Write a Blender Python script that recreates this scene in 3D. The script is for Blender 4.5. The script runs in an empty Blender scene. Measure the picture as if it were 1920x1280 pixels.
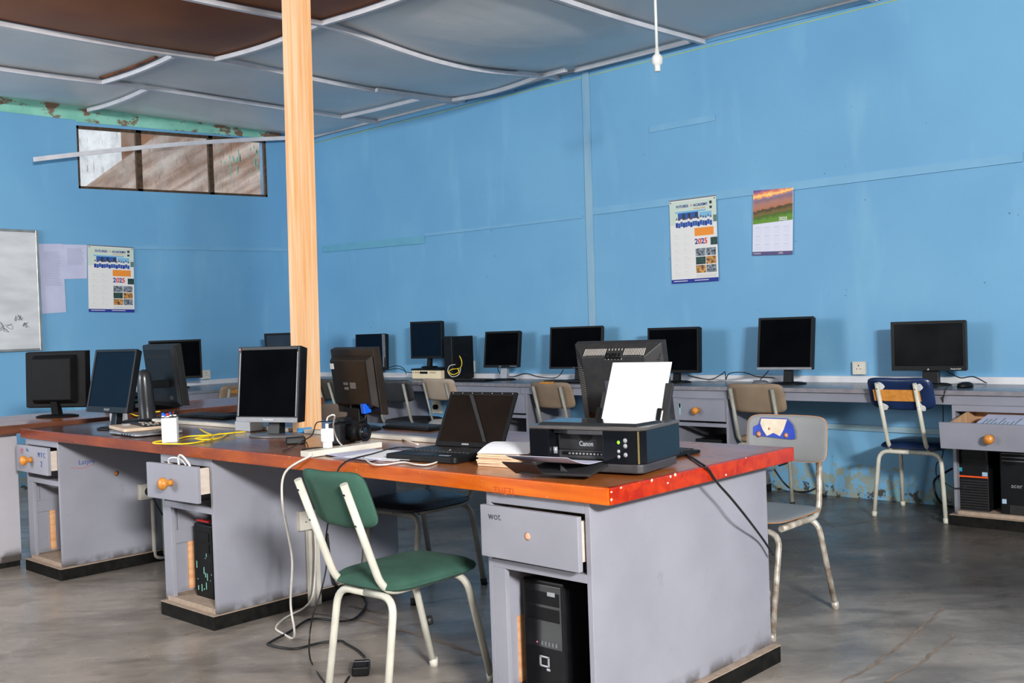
import bpy, bmesh, math, random
from mathutils import Matrix, Vector
random.seed(7)
PI = math.pi
SC = bpy.context.scene
COL = SC.collection

# ------------------------------------------------------------------ camera, world, light
CAM_H = 1.2
YAW, PITCH, ROLL, FPX = 0.8195, -0.0144, -0.0352, 1946.0
def cam_axes():
    f = Vector((math.sin(YAW)*math.cos(PITCH), math.cos(YAW)*math.cos(PITCH), math.sin(PITCH)))
    r = Vector((math.cos(YAW), -math.sin(YAW), 0)); u = r.cross(f)
    return (r*math.cos(ROLL)+u*math.sin(ROLL), u*math.cos(ROLL)-r*math.sin(ROLL), f)
CR, CU, CF = cam_axes()
cd = bpy.data.cameras.new('camera'); cam = bpy.data.objects.new('camera', cd); COL.objects.link(cam)
cd.sensor_width = 36; cd.lens = 36*FPX/1920; cd.clip_start = .05; cd.clip_end = 100
cam.matrix_world = Matrix(((CR.x, CU.x, -CF.x, 0), (CR.y, CU.y, -CF.y, 0), (CR.z, CU.z, -CF.z, CAM_H), (0, 0, 0, 1)))
SC.camera = cam
SC.view_settings.view_transform = 'Standard'; SC.view_settings.look = 'None'
SC.view_settings.gamma = 1; SC.view_settings.exposure = 0.0
try: SC.view_settings.use_curve_mapping = False
except Exception: pass

w = bpy.data.worlds.new('sky'); SC.world = w; w.use_nodes = True
w.node_tree.nodes['Background'].inputs[0].default_value = (.86, .93, 1, 1)
w.node_tree.nodes['Background'].inputs[1].default_value = 1.1

def area(name, loc, target, sx, sy, power, col):
    l = bpy.data.lights.new(name, 'AREA'); l.shape = 'RECTANGLE'; l.size = sx; l.size_y = sy
    l.energy = power; l.color = col
    o = bpy.data.objects.new(name, l); COL.objects.link(o); o.location = loc
    d = Vector(target)-Vector(loc); o.rotation_euler = d.to_track_quat('-Z', 'Y').to_euler()
    return o
# unseen area lamps at invented window openings; rear key set by shadow slopes
area('rear_key_lamp', (-1.3, -4.02, 2.98), (3.6, 4.2, 1.4), 1.2, .36, 1000, (1, .985, .96))
area('side_fill_lamp', (-2.3, 6.35, 2.0), (4.5, 7.6, 2.0), 2.6, 1.5, 235, (.95, .98, 1))  # fill lamp added to lift the far corner and left wall

# pixel of the 1920x1280 frame -> point on a world plane
def at(px, py, x=None, y=None, z=None):
    d = CR*((px-960)/FPX) + CU*(-(py-640)/FPX) + CF
    t = x/d.x if x is not None else (y/d.y if y is not None else (z-CAM_H)/d.z)
    return Vector((0, 0, CAM_H)) + d*t

# ------------------------------------------------------------------ materials
def lin(c):
    return tuple((v/255/12.92 if v/255 <= .04045 else ((v/255+.055)/1.055)**2.4) for v in c) + (1,)
MATS = {}
def mat(name, c1, c2=None, rough=.5, metal=0, scale=12, detail=3, bump=0, stretch=(1, 1, 1), rv=0, spec=None, coat=0, bscale=None):
    if name in MATS: return MATS[name]
    m = bpy.data.materials.new(name); m.use_nodes = True; nt = m.node_tree; N = nt.nodes; L = nt.links
    b = N['Principled BSDF']; b.inputs['Metallic'].default_value = metal; b.inputs['Roughness'].default_value = rough
    if spec is not None: b.inputs['Specular IOR Level'].default_value = spec
    if coat: b.inputs['Coat Weight'].default_value = coat; b.inputs['Coat Roughness'].default_value = .15
    c2 = c2 or tuple(v*.9 for v in c1)
    tc = N.new('ShaderNodeTexCoord'); mp = N.new('ShaderNodeMapping'); mp.inputs['Scale'].default_value = stretch
    L.new(tc.outputs['Object'], mp.inputs['Vector'])
    ns = N.new('ShaderNodeTexNoise'); ns.inputs['Scale'].default_value = scale; ns.inputs['Detail'].default_value = detail
    L.new(mp.outputs[0], ns.inputs['Vector'])
    cr = N.new('ShaderNodeValToRGB'); cr.color_ramp.elements[0].position = .35; cr.color_ramp.elements[1].position = .65
    cr.color_ramp.elements[0].color = lin(c1); cr.color_ramp.elements[1].color = lin(c2)
    L.new(ns.outputs['Fac'], cr.inputs[0]); L.new(cr.outputs[0], b.inputs['Base Color'])
    if rv:
        mr = N.new('ShaderNodeMapRange'); mr.inputs['To Min'].default_value = max(0, rough-rv); mr.inputs['To Max'].default_value = min(1, rough+rv)
        L.new(ns.outputs['Fac'], mr.inputs['Value']); L.new(mr.outputs[0], b.inputs['Roughness'])
    if bump:
        bp = N.new('ShaderNodeBump'); bp.inputs['Strength'].default_value = bump; bp.inputs['Distance'].default_value = .01
        src = ns
        if bscale:
            src = N.new('ShaderNodeTexNoise'); src.inputs['Scale'].default_value = bscale; L.new(mp.outputs[0], src.inputs['Vector'])
        L.new(src.outputs['Fac'], bp.inputs['Height']); L.new(bp.outputs[0], b.inputs['Normal'])
    MATS[name] = m; return m

class NT:
    def __init__(s, name):
        s.m = bpy.data.materials.new(name); s.m.use_nodes = True; s.N = s.m.node_tree.nodes; s.L = s.m.node_tree.links
        s.b = s.N['Principled BSDF']; s.tc = s.N.new('ShaderNodeTexCoord')
        s.sp = s.N.new('ShaderNodeSeparateXYZ'); s.L.new(s.tc.outputs['Object'], s.sp.inputs[0])
    def noise(s, scale, detail=3, stretch=(1, 1, 1), rough=.5, dist=0):
        mp = s.N.new('ShaderNodeMapping'); mp.inputs['Scale'].default_value = stretch; s.L.new(s.tc.outputs['Object'], mp.inputs['Vector'])
        n = s.N.new('ShaderNodeTexNoise'); n.inputs['Scale'].default_value = scale; n.inputs['Detail'].default_value = detail
        n.inputs['Roughness'].default_value = rough; n.inputs['Distortion'].default_value = dist
        s.L.new(mp.outputs[0], n.inputs['Vector']); return n.outputs['Fac']
    def rng(s, v, a, b, c=0, d=1):
        n = s.N.new('ShaderNodeMapRange'); n.inputs['From Min'].default_value = a; n.inputs['From Max'].default_value = b
        n.inputs['To Min'].default_value = c; n.inputs['To Max'].default_value = d; s.L.new(v, n.inputs['Value']); return n.outputs[0]
    def math(s, op, a, b):
        n = s.N.new('ShaderNodeMath'); n.operation = op
        for i, v in enumerate((a, b)):
            if isinstance(v, (int, float)): n.inputs[i].default_value = v
            else: s.L.new(v, n.inputs[i])
        return n.outputs[0]
    def mix(s, f, a, b):
        n = s.N.new('ShaderNodeMix'); n.data_type = 'RGBA'
        if isinstance(f, (int, float)): n.inputs[0].default_value = f
        else: s.L.new(f, n.inputs[0])
        for i, v in ((6, a), (7, b)):
            if isinstance(v, tuple): n.inputs[i].default_value = lin(v)
            else: s.L.new(v, n.inputs[i])
        return n.outputs[2]
    def col(s, c): s.L.new(c, s.b.inputs['Base Color'])
    def bump(s, h, st=.3, d=.01):
        n = s.N.new('ShaderNodeBump'); n.inputs['Strength'].default_value = st; n.inputs['Distance'].default_value = d
        s.L.new(h, n.inputs['Height']); s.L.new(n.outputs[0], s.b.inputs['Normal'])

def m_wall():
    s = NT('blue_wall_paint'); s.b.inputs['Roughness'].default_value = .55
    c = s.mix(s.rng(s.noise(1.3, 4), .35, .65), (103, 159, 199), (111, 167, 204))
    c = s.mix(s.rng(s.noise(5, 5, (1, 1, .25)), .58, .75, 0, .35), c, (132, 184, 212))
    c = s.mix(s.rng(s.noise(40, 2), .76, .78), c, (60, 105, 125))
    # peeled and scuffed skirting of the wall
    f = s.math('MULTIPLY', s.rng(s.noise(18, 8, (1, 1, 1), .7), .46, .56), s.rng(s.sp.outputs['Z'], .02, .34, 1, 0))
    f = s.math('GREATER_THAN', f, .38); c = s.mix(f, c, (138, 150, 140))
    g = s.math('MULTIPLY', s.rng(s.noise(11, 8, (1, 1, 1), .75), .5, .6), s.rng(s.sp.outputs['Z'], .02, .13, 1, 0))
    c = s.mix(s.math('GREATER_THAN', g, .4), c, (62, 66, 62))
    h = s.rng(s.noise(3, 6), .62, .66, 0, .6); h = s.math('MULTIPLY', h, s.rng(s.sp.outputs['Z'], .4, .85, 1, 0))
    c = s.mix(h, c, (130, 200, 205))
    s.col(c); s.bump(s.noise(3, 4), .25, .02); return s.m
def m_floor():
    s = NT('polished_concrete')
    c = s.mix(s.rng(s.noise(1.6, 6, (1, 1, 1), .6, .6), .35, .65), (124, 117, 110), (168, 158, 148))
    c = s.mix(s.rng(s.noise(9, 8, (1, .35, 1), .7, 1), .5, .72, 0, .7), c, (138, 128, 118))
    def streak(scale, st, detail=8, dist=.4):
        m1 = s.N.new('ShaderNodeMapping'); m1.inputs['Rotation'].default_value = (0, 0, .78); s.L.new(s.tc.outputs['Object'], m1.inputs['Vector'])
        m2 = s.N.new('ShaderNodeMapping'); m2.inputs['Scale'].default_value = st; s.L.new(m1.outputs[0], m2.inputs['Vector'])
        n = s.N.new('ShaderNodeTexNoise'); n.inputs['Scale'].default_value = scale; n.inputs['Detail'].default_value = detail; n.inputs['Roughness'].default_value = .7; n.inputs['Distortion'].default_value = dist
        s.L.new(m2.outputs[0], n.inputs['Vector']); return n.outputs['Fac']
    c = s.mix(s.rng(streak(5, (.35, 1, 1)), .48, .66, 0, .75), c, (92, 86, 81))
    c = s.mix(s.rng(streak(16, (.3, 1, 1)), .56, .70, 0, .6), c, (186, 176, 164))
    # lighter floor in the foreground, darker towards the right wall
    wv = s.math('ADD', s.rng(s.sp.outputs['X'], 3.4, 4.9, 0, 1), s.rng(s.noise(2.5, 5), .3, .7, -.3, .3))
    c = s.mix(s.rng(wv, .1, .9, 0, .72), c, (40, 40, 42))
    c = s.mix(s.rng(s.noise(26, 6, (1, .2, 1), .75), .66, .78, 0, .6), c, (165, 152, 138)); s.col(c)
    c = s.mix(s.rng(streak(9, (.3, 1, 1)), .58, .72, 0, .35), c, (128, 120, 114)); s.col(c); s.L.new(s.rng(s.noise(4, 6), .3, .7, .2, .42), s.b.inputs['Roughness']); s.bump(s.noise(14, 6), .12, .01); return s.m
def m_table(name, a, b, c3, d):
    s = NT(name); s.b.inputs['Coat Weight'].default_value = .6; s.b.inputs['Coat Roughness'].default_value = .2
    n = s.noise(7, 6, (3, .35, 3), .6, .8)
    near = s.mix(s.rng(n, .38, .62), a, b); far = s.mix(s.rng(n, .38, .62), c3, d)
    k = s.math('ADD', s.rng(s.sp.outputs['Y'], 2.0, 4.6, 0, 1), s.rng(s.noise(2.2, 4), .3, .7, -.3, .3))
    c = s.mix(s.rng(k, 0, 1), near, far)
    c = s.mix(s.rng(s.noise(60, 3), .72, .75), c, (205, 150, 110))
    s.col(c); s.L.new(s.rng(s.noise(5, 4), .3, .7, .22, .38), s.b.inputs['Roughness']); return s.m
def m_ply(name, c1, c2, dirt=(112, 108, 110)):
    s = NT(name); s.b.inputs['Roughness'].default_value = .5
    c = s.mix(s.rng(s.noise(3, 4), .35, .65), c1, c2)
    c = s.mix(s.rng(s.noise(8, 7, (1, 1, 1), .75), .6, .72, 0, .45), c, dirt)
    c = s.mix(s.math('MULTIPLY', s.rng(s.noise(10, 6), .40, .55), s.rng(s.sp.outputs['Z'], .058, .105, 1, 0)), c, (70, 64, 60))
    s.col(c); return s.m
def m_pine():
    s = NT('pine_timber'); s.b.inputs['Roughness'].default_value = .5
    n = s.noise(34, 4, (1.6, 1, .045), .55, .4)
    c = s.mix(s.rng(n, .34, .66), (216, 156, 98), (226, 190, 152))
    k = s.rng(s.noise(2.2, 2, (2.4, 2, .9)), .7, .74, 0, .8)
    s.col(s.mix(k, c, (160, 98, 52))); return s.m
def m_glass():
    s = NT('dusty_glass'); N, L = s.N, s.L
    s.b.inputs['Roughness'].default_value = .7
    s.col(s.mix(s.rng(s.noise(7, 6, (1, 1, .5)), .4, .6), (120, 106, 96), (170, 168, 166)))
    t = N.new('ShaderNodeBsdfTransparent'); mx = N.new('ShaderNodeMixShader')
    f = s.math('ADD', s.rng(s.noise(4, 8, (1, 1, .6), .7), .42, .7, .10, .4), s.rng(s.noise(45, 4, (1, 1, .12)), .64, .68, 0, .4))
    L.new(f, mx.inputs[0]); L.new(t.outputs[0], mx.inputs[1]); L.new(s.b.outputs[0], mx.inputs[2])
    L.new(mx.outputs[0], N['Material Output'].inputs[0]); return s.m

WALL = m_wall(); FLOOR = m_floor(); PINE = m_pine(); GLASS = m_glass()
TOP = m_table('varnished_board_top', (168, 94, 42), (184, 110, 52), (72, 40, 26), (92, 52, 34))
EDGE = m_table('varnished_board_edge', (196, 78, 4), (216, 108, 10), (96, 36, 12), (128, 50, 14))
END = m_table('red_varnish_end', (156, 26, 0), (184, 52, 2), (156, 26, 0), (184, 52, 2))
for m_ in (EDGE, END): m_.node_tree.nodes['Principled BSDF'].inputs['Coat Weight'].default_value = .1
GREYPLY = m_ply('grey_painted_board', (136, 137, 148), (147, 148, 159))
GREYDESK = m_ply('grey_desk_paint', (122, 124, 136), (134, 136, 148), (96, 96, 100))
KICK = mat('black_skirting_paint', (11, 11, 10), (26, 25, 22), .7, scale=30, detail=6, spec=.15)
DUST = mat('dusty_ledge', (150, 132, 116), (168, 150, 134), .9, scale=30)
RAWWOOD = mat('raw_wood', (214, 152, 104), (226, 176, 132), .7, scale=9, stretch=(1, 1, 6))
RAWWOOD2 = mat('pale_drawer_wood', (178, 136, 100), (205, 165, 130), .6, scale=12, stretch=(1, 6, 1))
KNOB = mat('turned_wood_knob', (186, 116, 42), (206, 140, 60), .35, scale=40)
CEIL = None
BLK = mat('black_plastic', (12, 13, 15), (17, 18, 20), .48, scale=40, spec=.2)
BLKS = mat('black_satin_plastic', (15, 16, 18), (20, 21, 24), .42, scale=30, spec=.22)
DKG = mat('dark_grey_plastic', (34, 34, 36), (42, 42, 44), .5, scale=30, spec=.35)
BRNPL = mat('brownish_black_plastic', (26, 20, 16), (34, 26, 20), .42, scale=8, spec=.25)
SCR = mat('screen_glass', (6, 7, 10), (9, 11, 14), .32, scale=5, rv=.0, spec=0.0)
SCRB = mat('blue_black_screen_glass', (8, 20, 34), (10, 24, 38), .32, scale=3, spec=.03)
SCRD = mat('smeared_screen_glass', (9, 9, 11), (26, 27, 29), .3, scale=4, detail=6, rv=.1, spec=.04)
SILV = mat('silver_plastic', (150, 152, 158), (165, 167, 172), .35, metal=.3, scale=30)
GREYPL = mat('grey_plastic', (98, 100, 104), (110, 112, 116), .4, scale=30)
WHT = mat('white_plastic', (222, 222, 220), (232, 232, 230), .4, scale=20)
OFFW = mat('ivory_plastic', (196, 190, 178), (210, 205, 194), .5, scale=10)
PAPER = mat('white_paper', (232, 233, 240), (238, 239, 245), .8, scale=5)
PAPERG = mat('lilac_white_paper', (184, 186, 212), (194, 196, 220), .8, scale=5)
CREAM = mat('cream_case', (226, 208, 172), (234, 218, 186), .5, scale=10)
KRAFT = mat('kraft_envelope', (214, 180, 146), (228, 198, 168), .8, scale=20)
CABLE = mat('black_cable_rubber', (18, 18, 20), (26, 26, 28), .5, scale=30)
CABLEW = mat('white_cable_rubber', (212, 208, 200), (224, 220, 212), .5, scale=30)
CABLEY = mat('yellow_cable_rubber', (240, 200, 12), (250, 214, 30), .45, scale=30)
CABLEG = mat('grey_cable_rubber', (120, 118, 112), (140, 136, 128), .5, scale=30)
BLUEP = mat('blue_plug', (10, 90, 215), (16, 104, 235), .4, scale=20)
REDP = mat('red_plastic', (170, 20, 22), (190, 28, 28), .4, scale=20)
ORG = mat('orange_stripe', (235, 80, 20), (245, 92, 30), .4, scale=20)
GREENFAB = mat('green_cloth', (38, 74, 62), (48, 88, 74), .85, scale=9, detail=5, bump=.5)
BROWNFAB = mat('tan_vinyl', (120, 102, 84), (136, 118, 98), .6, scale=6, detail=5, bump=.3)
BLACKFAB = mat('black_vinyl', (36, 36, 40), (46, 46, 50), .5, scale=6, detail=5, bump=.3)
NAVYFAB = mat('navy_vinyl', (18, 34, 68), (26, 48, 90), .3, scale=7, detail=5, bump=.4)
NAVYDK = mat('black_navy_vinyl', (16, 20, 34), (22, 28, 44), .4, scale=7, detail=5, bump=.3)
GREYCH = mat('grey_painted_ply', (118, 120, 122), (130, 132, 133), .4, scale=4, detail=5)
PLYEDGE = mat('bare_ply_edge', (176, 112, 56), (200, 138, 80), .6, scale=20)
FOAM = mat('orange_foam', (196, 126, 48), (212, 144, 62), .9, scale=30, bump=.6)
TEAR = mat('white_backing', (190, 192, 196), (214, 216, 220), .9, scale=30)
TUBEW = mat('cream_tube_paint', (186, 184, 172), (202, 200, 188), .4, scale=14, detail=6)
TUBEG = mat('grey_tube_paint', (132, 132, 124), (150, 150, 142), .4, scale=14, detail=6)
TUBER = mat('rusty_tube', (120, 104, 90), (196, 192, 182), .4, scale=20, detail=8, metal=.2)
RUBBER = mat('black_rubber', (16, 16, 16), (24, 24, 24), .7, scale=20)
INK = mat('blue_marker_ink', (30, 60, 130), (40, 80, 150), .6, scale=20)
INKK = mat('dark_marker_ink', (40, 42, 48), (60, 62, 70), .6, scale=20)
INKR = mat('red_marker_ink', (190, 80, 100), (200, 90, 110), .6, scale=20)
GREENM = mat('mint_old_paint', (122, 190, 168), (140, 205, 182), .6, scale=9)
def flat(name, c, r=.6): return mat(name, c, c, r)

# ------------------------------------------------------------------ mesh builder
class MB:
    def __init__(s): s.bm = bmesh.new(); s.mi = 0
    def m(s, i): s.mi = i; return s
    def face(s, vs, smooth=False):
        try:
            f = s.bm.faces.new(vs); f.material_index = s.mi; f.smooth = smooth; return f
        except ValueError: return None
    def hexa(s, p, smooth=False):
        v = [s.bm.verts.new(q) for q in p]
        for i in ((0, 3, 2, 1), (4, 5, 6, 7), (0, 1, 5, 4), (1, 2, 6, 5), (2, 3, 7, 6), (3, 0, 4, 7)):
            s.face([v[k] for k in i], smooth)
        return s
    def box(s, x0, x1, y0, y1, z0, z1, M=None):
        if x0 > x1: x0, x1 = x1, x0
        if y0 > y1: y0, y1 = y1, y0
        if z0 > z1: z0, z1 = z1, z0
        p = [Vector(q) for q in ((x0, y0, z0), (x1, y0, z0), (x1, y1, z0), (x0, y1, z0), (x0, y0, z1), (x1, y0, z1), (x1, y1, z1), (x0, y1, z1))]
        if M is not None: p = [M @ q for q in p]
        return s.hexa(p)
    # box whose -Y face (w0,h0) and +Y face (w1,h1) differ: bulging backs; y0<y1
    def frus(s, cx, cz, w0, h0, y0, w1, h1, y1, dx=0, dz=0, M=None):
        p = []
        for zz in (-1, 1):
            for (sx, yy) in ((-1, 0), (1, 0), (1, 1), (-1, 1)):
                ww, hh = (w0, h0) if yy == 0 else (w1, h1); ox, oz = (0, 0) if yy == 0 else (dx, dz)
                p.append(Vector((cx+ox+sx*ww/2, y0 if yy == 0 else y1, cz+oz+zz*hh/2)))
        if M is not None: p = [M @ q for q in p]
        return s.hexa(p)
    def rings(s, rs, cap=True, smooth=True, closed=True):
        R = [[s.bm.verts.new(q) for q in r] for r in rs]; n = len(R[0])
        for a, b in zip(R, R[1:]):
            for i in range(n if closed else n-1):
                j = (i+1) % n; s.face([a[i], a[j], b[j], b[i]], smooth)
        if cap: s.face(R[0][::-1]); s.face(R[-1])
        return s
    def tube(s, pts, r, seg=8, r1=None):
        pts = [Vector(p) for p in pts]; out = []; n = None; N = len(pts)
        for i, p in enumerate(pts):
            t = (pts[min(i+1, N-1)]-pts[max(i-1, 0)])
            if t.length < 1e-9: t = Vector((0, 0, 1))
            t.normalize()
            if n is None: n = t.orthogonal().normalized()
            n = (n - t*n.dot(t))
            n = n.normalized() if n.length > 1e-6 else t.orthogonal().normalized()
            b = t.cross(n); rr = r if r1 is None else r+(r1-r)*i/(N-1)
            out.append([p+(n*math.cos(2*PI*k/seg)+b*math.sin(2*PI*k/seg))*rr for k in range(seg)])
        return s.rings(out)
    def cyl(s, p0, p1, r0, r1=None, seg=16): return s.tube([p0, p1], r0, seg, r1)
    def lathe(s, prof, M=None, seg=20):
        M = M or Matrix(); rs = [[M @ Vector((r*math.cos(2*PI*k/seg), r*math.sin(2*PI*k/seg), z)) for k in range(seg)] for r, z in prof]
        return s.rings(rs)
    def prism(s, poly, z0, z1, M=None):          # polygon in local XY, extruded along Z
        M = M or Matrix()
        a = [s.bm.verts.new(M @ Vector((x, y, z0))) for x, y in poly]; b = [s.bm.verts.new(M @ Vector((x, y, z1))) for x, y in poly]
        n = len(a); s.face(a[::-1]); s.face(b)
        for i in range(n): s.face([a[i], a[(i+1) % n], b[(i+1) % n], b[i]])
        return s
    def quad(s, pts):
        s.face([s.bm.verts.new(p) for p in pts]); return s
    # rounded cushion / panel in the XZ plane, thickness along Y
    def pad(s, w, h, th, dome=0, ex=5, curv=0, M=None, seg=36, nr=7):
        M = M or Matrix()
        def ring(f, sgn):
            o = []
            for k in range(seg):
                a = 2*PI*k/seg; c, q = math.cos(a), math.sin(a)
                x = w/2*f*math.copysign(abs(c)**(2/ex), c); z = h/2*f*math.copysign(abs(q)**(2/ex), q)
                y = sgn*(th/2*math.sqrt(max(0, 1-f**10))) + (dome*(1-f*f) if sgn < 0 else 0)*(-1) + curv*(x/(w/2))**2
                o.append(M @ Vector((x, y, z)))
            return o
        fs = [.001]+[(i/nr)**.75 for i in range(1, nr)]+[.985, 1]
        rs = [ring(f, -1) for f in fs]+[ring(f, 1) for f in fs[::-1]]
        return s.rings(rs)
    def build(s, name, mats, parent=None, bevel=0, kind=None, label=None, recalc=True):
        if recalc: bmesh.ops.recalc_face_normals(s.bm, faces=s.bm.faces)
        me = bpy.data.meshes.new(name); s.bm.to_mesh(me); s.bm.free()
        for m in (mats if isinstance(mats, (list, tuple)) else [mats]): me.materials.append(m)
        o = bpy.data.objects.new(name, me); COL.objects.link(o)
        if parent: o.parent = parent
        if bevel:
            b = o.modifiers.new('bevel', 'BEVEL'); b.width = bevel; b.segments = 2; b.limit_method = 'ANGLE'; b.angle_limit = .7
        if kind: o['kind'] = kind
        if label: o['label'] = label
        return o
def tag(o, label, cat, group=None, kind=None):
    o['label'] = label; o['category'] = cat
    if group: o['group'] = group
    if kind: o['kind'] = kind
    return o
def thing(name, label, cat, loc=(0, 0, 0), rz=0, group=None):
    o = bpy.data.objects.new(name, None); COL.objects.link(o); o.empty_display_size = .1
    o.location = loc; o.rotation_euler = (0, 0, rz); return tag(o, label, cat, group)
def struct(name, mb, m, parent=None, bevel=0):
    o = mb.build(name, m, parent, bevel)
    if not parent: o['kind'] = 'structure'
    return o
def cr(pts, n=6):                                # Catmull-Rom resample
    pts = [Vector(p) for p in pts]
    if len(pts) < 3: return pts
    P = [pts[0]*2-pts[1]]+pts+[pts[-1]*2-pts[-2]]; out = []
    for i in range(1, len(P)-2):
        for k in range(n):
            t = k/n; a, b, c, d = P[i-1:i+3]
            out.append(.5*((2*b)+(c-a)*t+(2*a-5*b+4*c-d)*t*t+(3*b-a-3*c+d)*t**3))
    return out+[pts[-1]]
def bent(pts, r=.03, n=5):                       # polyline with rounded corners
    pts = [Vector(p) for p in pts]; out = [pts[0]]
    for a, b, c in zip(pts, pts[1:], pts[2:]):
        u = (a-b); v = (c-b); rr = min(r, u.length*.45, v.length*.45); u.normalize(); v.normalize()
        p, q = b+u*rr, b+v*rr
        for k in range(n+1):
            t = k/n; out.append(p*(1-t)**2+b*2*t*(1-t)+q*t*t)
    return out+[pts[-1]]
def textmesh(s, size, m, parent, M, name='lettering', ext=.0004, align='LEFT', bold=0):
    cu = bpy.data.curves.new('t', 'FONT'); cu.body = s; cu.size = size; cu.extrude = ext; cu.align_x = align; cu.offset = bold
    cu.resolution_u = 3
    o = bpy.data.objects.new('t', cu); COL.objects.link(o)
    dg = bpy.context.evaluated_depsgraph_get(); me = bpy.data.meshes.new_from_object(o.evaluated_get(dg))
    bpy.data.objects.remove(o); bpy.data.curves.remove(cu)
    me.transform(M); me.name = name; me.materials.clear(); me.materials.append(m)
    r = bpy.data.objects.new(name, me); COL.objects.link(r); r.parent = parent; return r
RX90 = Matrix.Rotation(PI/2, 4, 'X')             # text plane XY -> XZ, readable from -Y
def T(x, y, z): return Matrix.Translation((x, y, z))
def cable(name, pts, r, m, label, group=None, n=6, parent=None, seg=6):
    o = MB().tube(cr(pts, n), r, seg).build(name, m, parent)
    if not parent: tag(o, label, 'cable', group)
    return o

# ------------------------------------------------------------------ the room
XW, YW, XA, YA, CZ = 6.47, 8.777, -2.4, -4.1, 3.22
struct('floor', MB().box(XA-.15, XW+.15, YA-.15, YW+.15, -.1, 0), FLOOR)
crack = MB()
def ribbon(pts, wd):
    P = []
    for a, b in zip(pts, pts[1:]):
        a, b = Vector(a), Vector(b); n = max(2, int((b-a).length/.03))
        P += [a.lerp(b, k/n) for k in range(n)]
    P.append(Vector(pts[-1])); L = []; Rr = []
    for i, p in enumerate(P):
        t = (P[min(i+1, len(P)-1)]-P[max(i-1, 0)]).normalized(); nn = Vector((-t.y, t.x, 0))
        q = p+nn*random.uniform(-.006, .006); wv = wd*random.uniform(.25, 1)
        L.append(crack.bm.verts.new((q.x+nn.x*wv, q.y+nn.y*wv, .0015))); Rr.append(crack.bm.verts.new((q.x-nn.x*wv, q.y-nn.y*wv, .0015)))
    for i in range(len(L)-1): crack.face([L[i], L[i+1], Rr[i+1], Rr[i]])
def fl(*p): return [tuple(at(a, b, z=0)) for a, b in p]
for pts, wd in (([(1575, 1279), (1640, 1245), (1700, 1200), (1770, 1140)], .009), ([(1660, 1279), (1730, 1240), (1790, 1190)], .008),
                ([(1640, 975), (1562, 988), (1548, 976), (1530, 970)], .006), ([(590, 1150), (690, 1165), (800, 1195), (900, 1228)], .011),
                ([(655, 1136), (720, 1150)], .012), ([(345, 1190), (375, 1183)], .005)):
    ribbon(fl(*pts), wd)
crack.build('floor_crack', mat('worn_cement_crack', (118, 106, 96), (142, 126, 112), .9, scale=20, detail=8), bpy.data.objects['floor'])

# right wall with plaster, left wall with the high window opening
struct('wall_right', MB().box(XW, XW+.15, YA-.15, YW+.15, 0, CZ+.1), WALL)
WB, WT = (2.515, 2.568), (3.055, 3.135)          # window sill and head at its two ends (it is not level)
WX = (4.02, 5.925)
mb = MB(); y0, y1 = YW, YW+.12
mb.hexa([(XA, y0, 0), (XW, y0, 0), (XW, y1, 0), (XA, y1, 0), (XA, y0, 2.40), (XW, y0, 2.40), (XW, y1, 2.40), (XA, y1, 2.40)])
def colx(x, z0, z1): return [(x, y0, z0), (x, y1, z0), (x, y1, z1), (x, y0, z1)]
def span(xa, za0, za1, xb, zb0, zb1):
    a, b = colx(xa, za0, za1), colx(xb, zb0, zb1); mb.hexa([a[0], b[0], b[1], a[1], a[3], b[3], b[2], a[2]])
span(XA, 2.4, 3.35, WX[0], 2.4, 3.35); span(WX[1], 2.4, 3.35, XW, 2.4, 3.35)
span(WX[0], 2.4, WB[0], WX[1], 2.4, WB[1]); span(WX[0], WT[0], 3.35, WX[1], WT[1], 3.35)
struct('wall_left', mb, WALL)
# the two walls behind the camera with openings invented for the area lamps
mb = MB()
for a in ((XA, XW, 0, 2.76), (XA, XW, 3.19, 3.35), (XA, -1.95, 2.76, 3.19), (-.65, XW, 2.76, 3.19)): mb.box(a[0], a[1], YA-.15, YA, a[2], a[3])
LOWBOUNCE = mat('low_bounce_wall', (112, 106, 100), (124, 118, 110), .7, scale=2)  # grey-brown chosen for the unseen walls to cut bounced light
struct('wall_back', mb, LOWBOUNCE)
mb = MB()
for a in ((YA, YW, 0, 1.2), (YA, YW, 2.8, 3.35), (YA, 5.0, 1.2, 2.8), (7.7, YW, 1.2, 2.8)): mb.box(XA-.15, XA, a[0], a[1], a[2], a[3])
struct('wall_front', mb, LOWBOUNCE)

# old mint band of paint with bare brown patches under the ceiling, left wall
s = NT('old_mint_band'); s.b.inputs['Roughness'].default_value = .7
c = s.mix(s.rng(s.noise(4, 4), .4, .6), (120, 186, 166), (142, 204, 184))
c = s.mix(s.rng(s.noise(3.2, 7, (1, 1, 1.6), .7), .53, .56), c, (126, 98, 78)); s.col(c)
mb = MB(); a = at(0, 192, y=YW); b = at(0, 207, y=YW)
mb.hexa([(2.6, YW-.006, 3.09), (4.02, YW-.006, 3.10), (4.02, YW, 3.10), (2.6, YW, 3.09), (2.6, YW-.006, 3.22), (4.02, YW-.006, 3.22), (4.02, YW, 3.22), (2.6, YW, 3.22)])
mb.hexa([(4.02, YW-.006, 3.085), (6.1, YW-.006, 3.155), (6.1, YW, 3.155), (4.02, YW, 3.085), (4.02, YW-.006, 3.22), (6.1, YW-.006, 3.22), (6.1, YW, 3.22), (4.02, YW, 3.22)])
struct('trim_1', mb, s.m)

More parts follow.
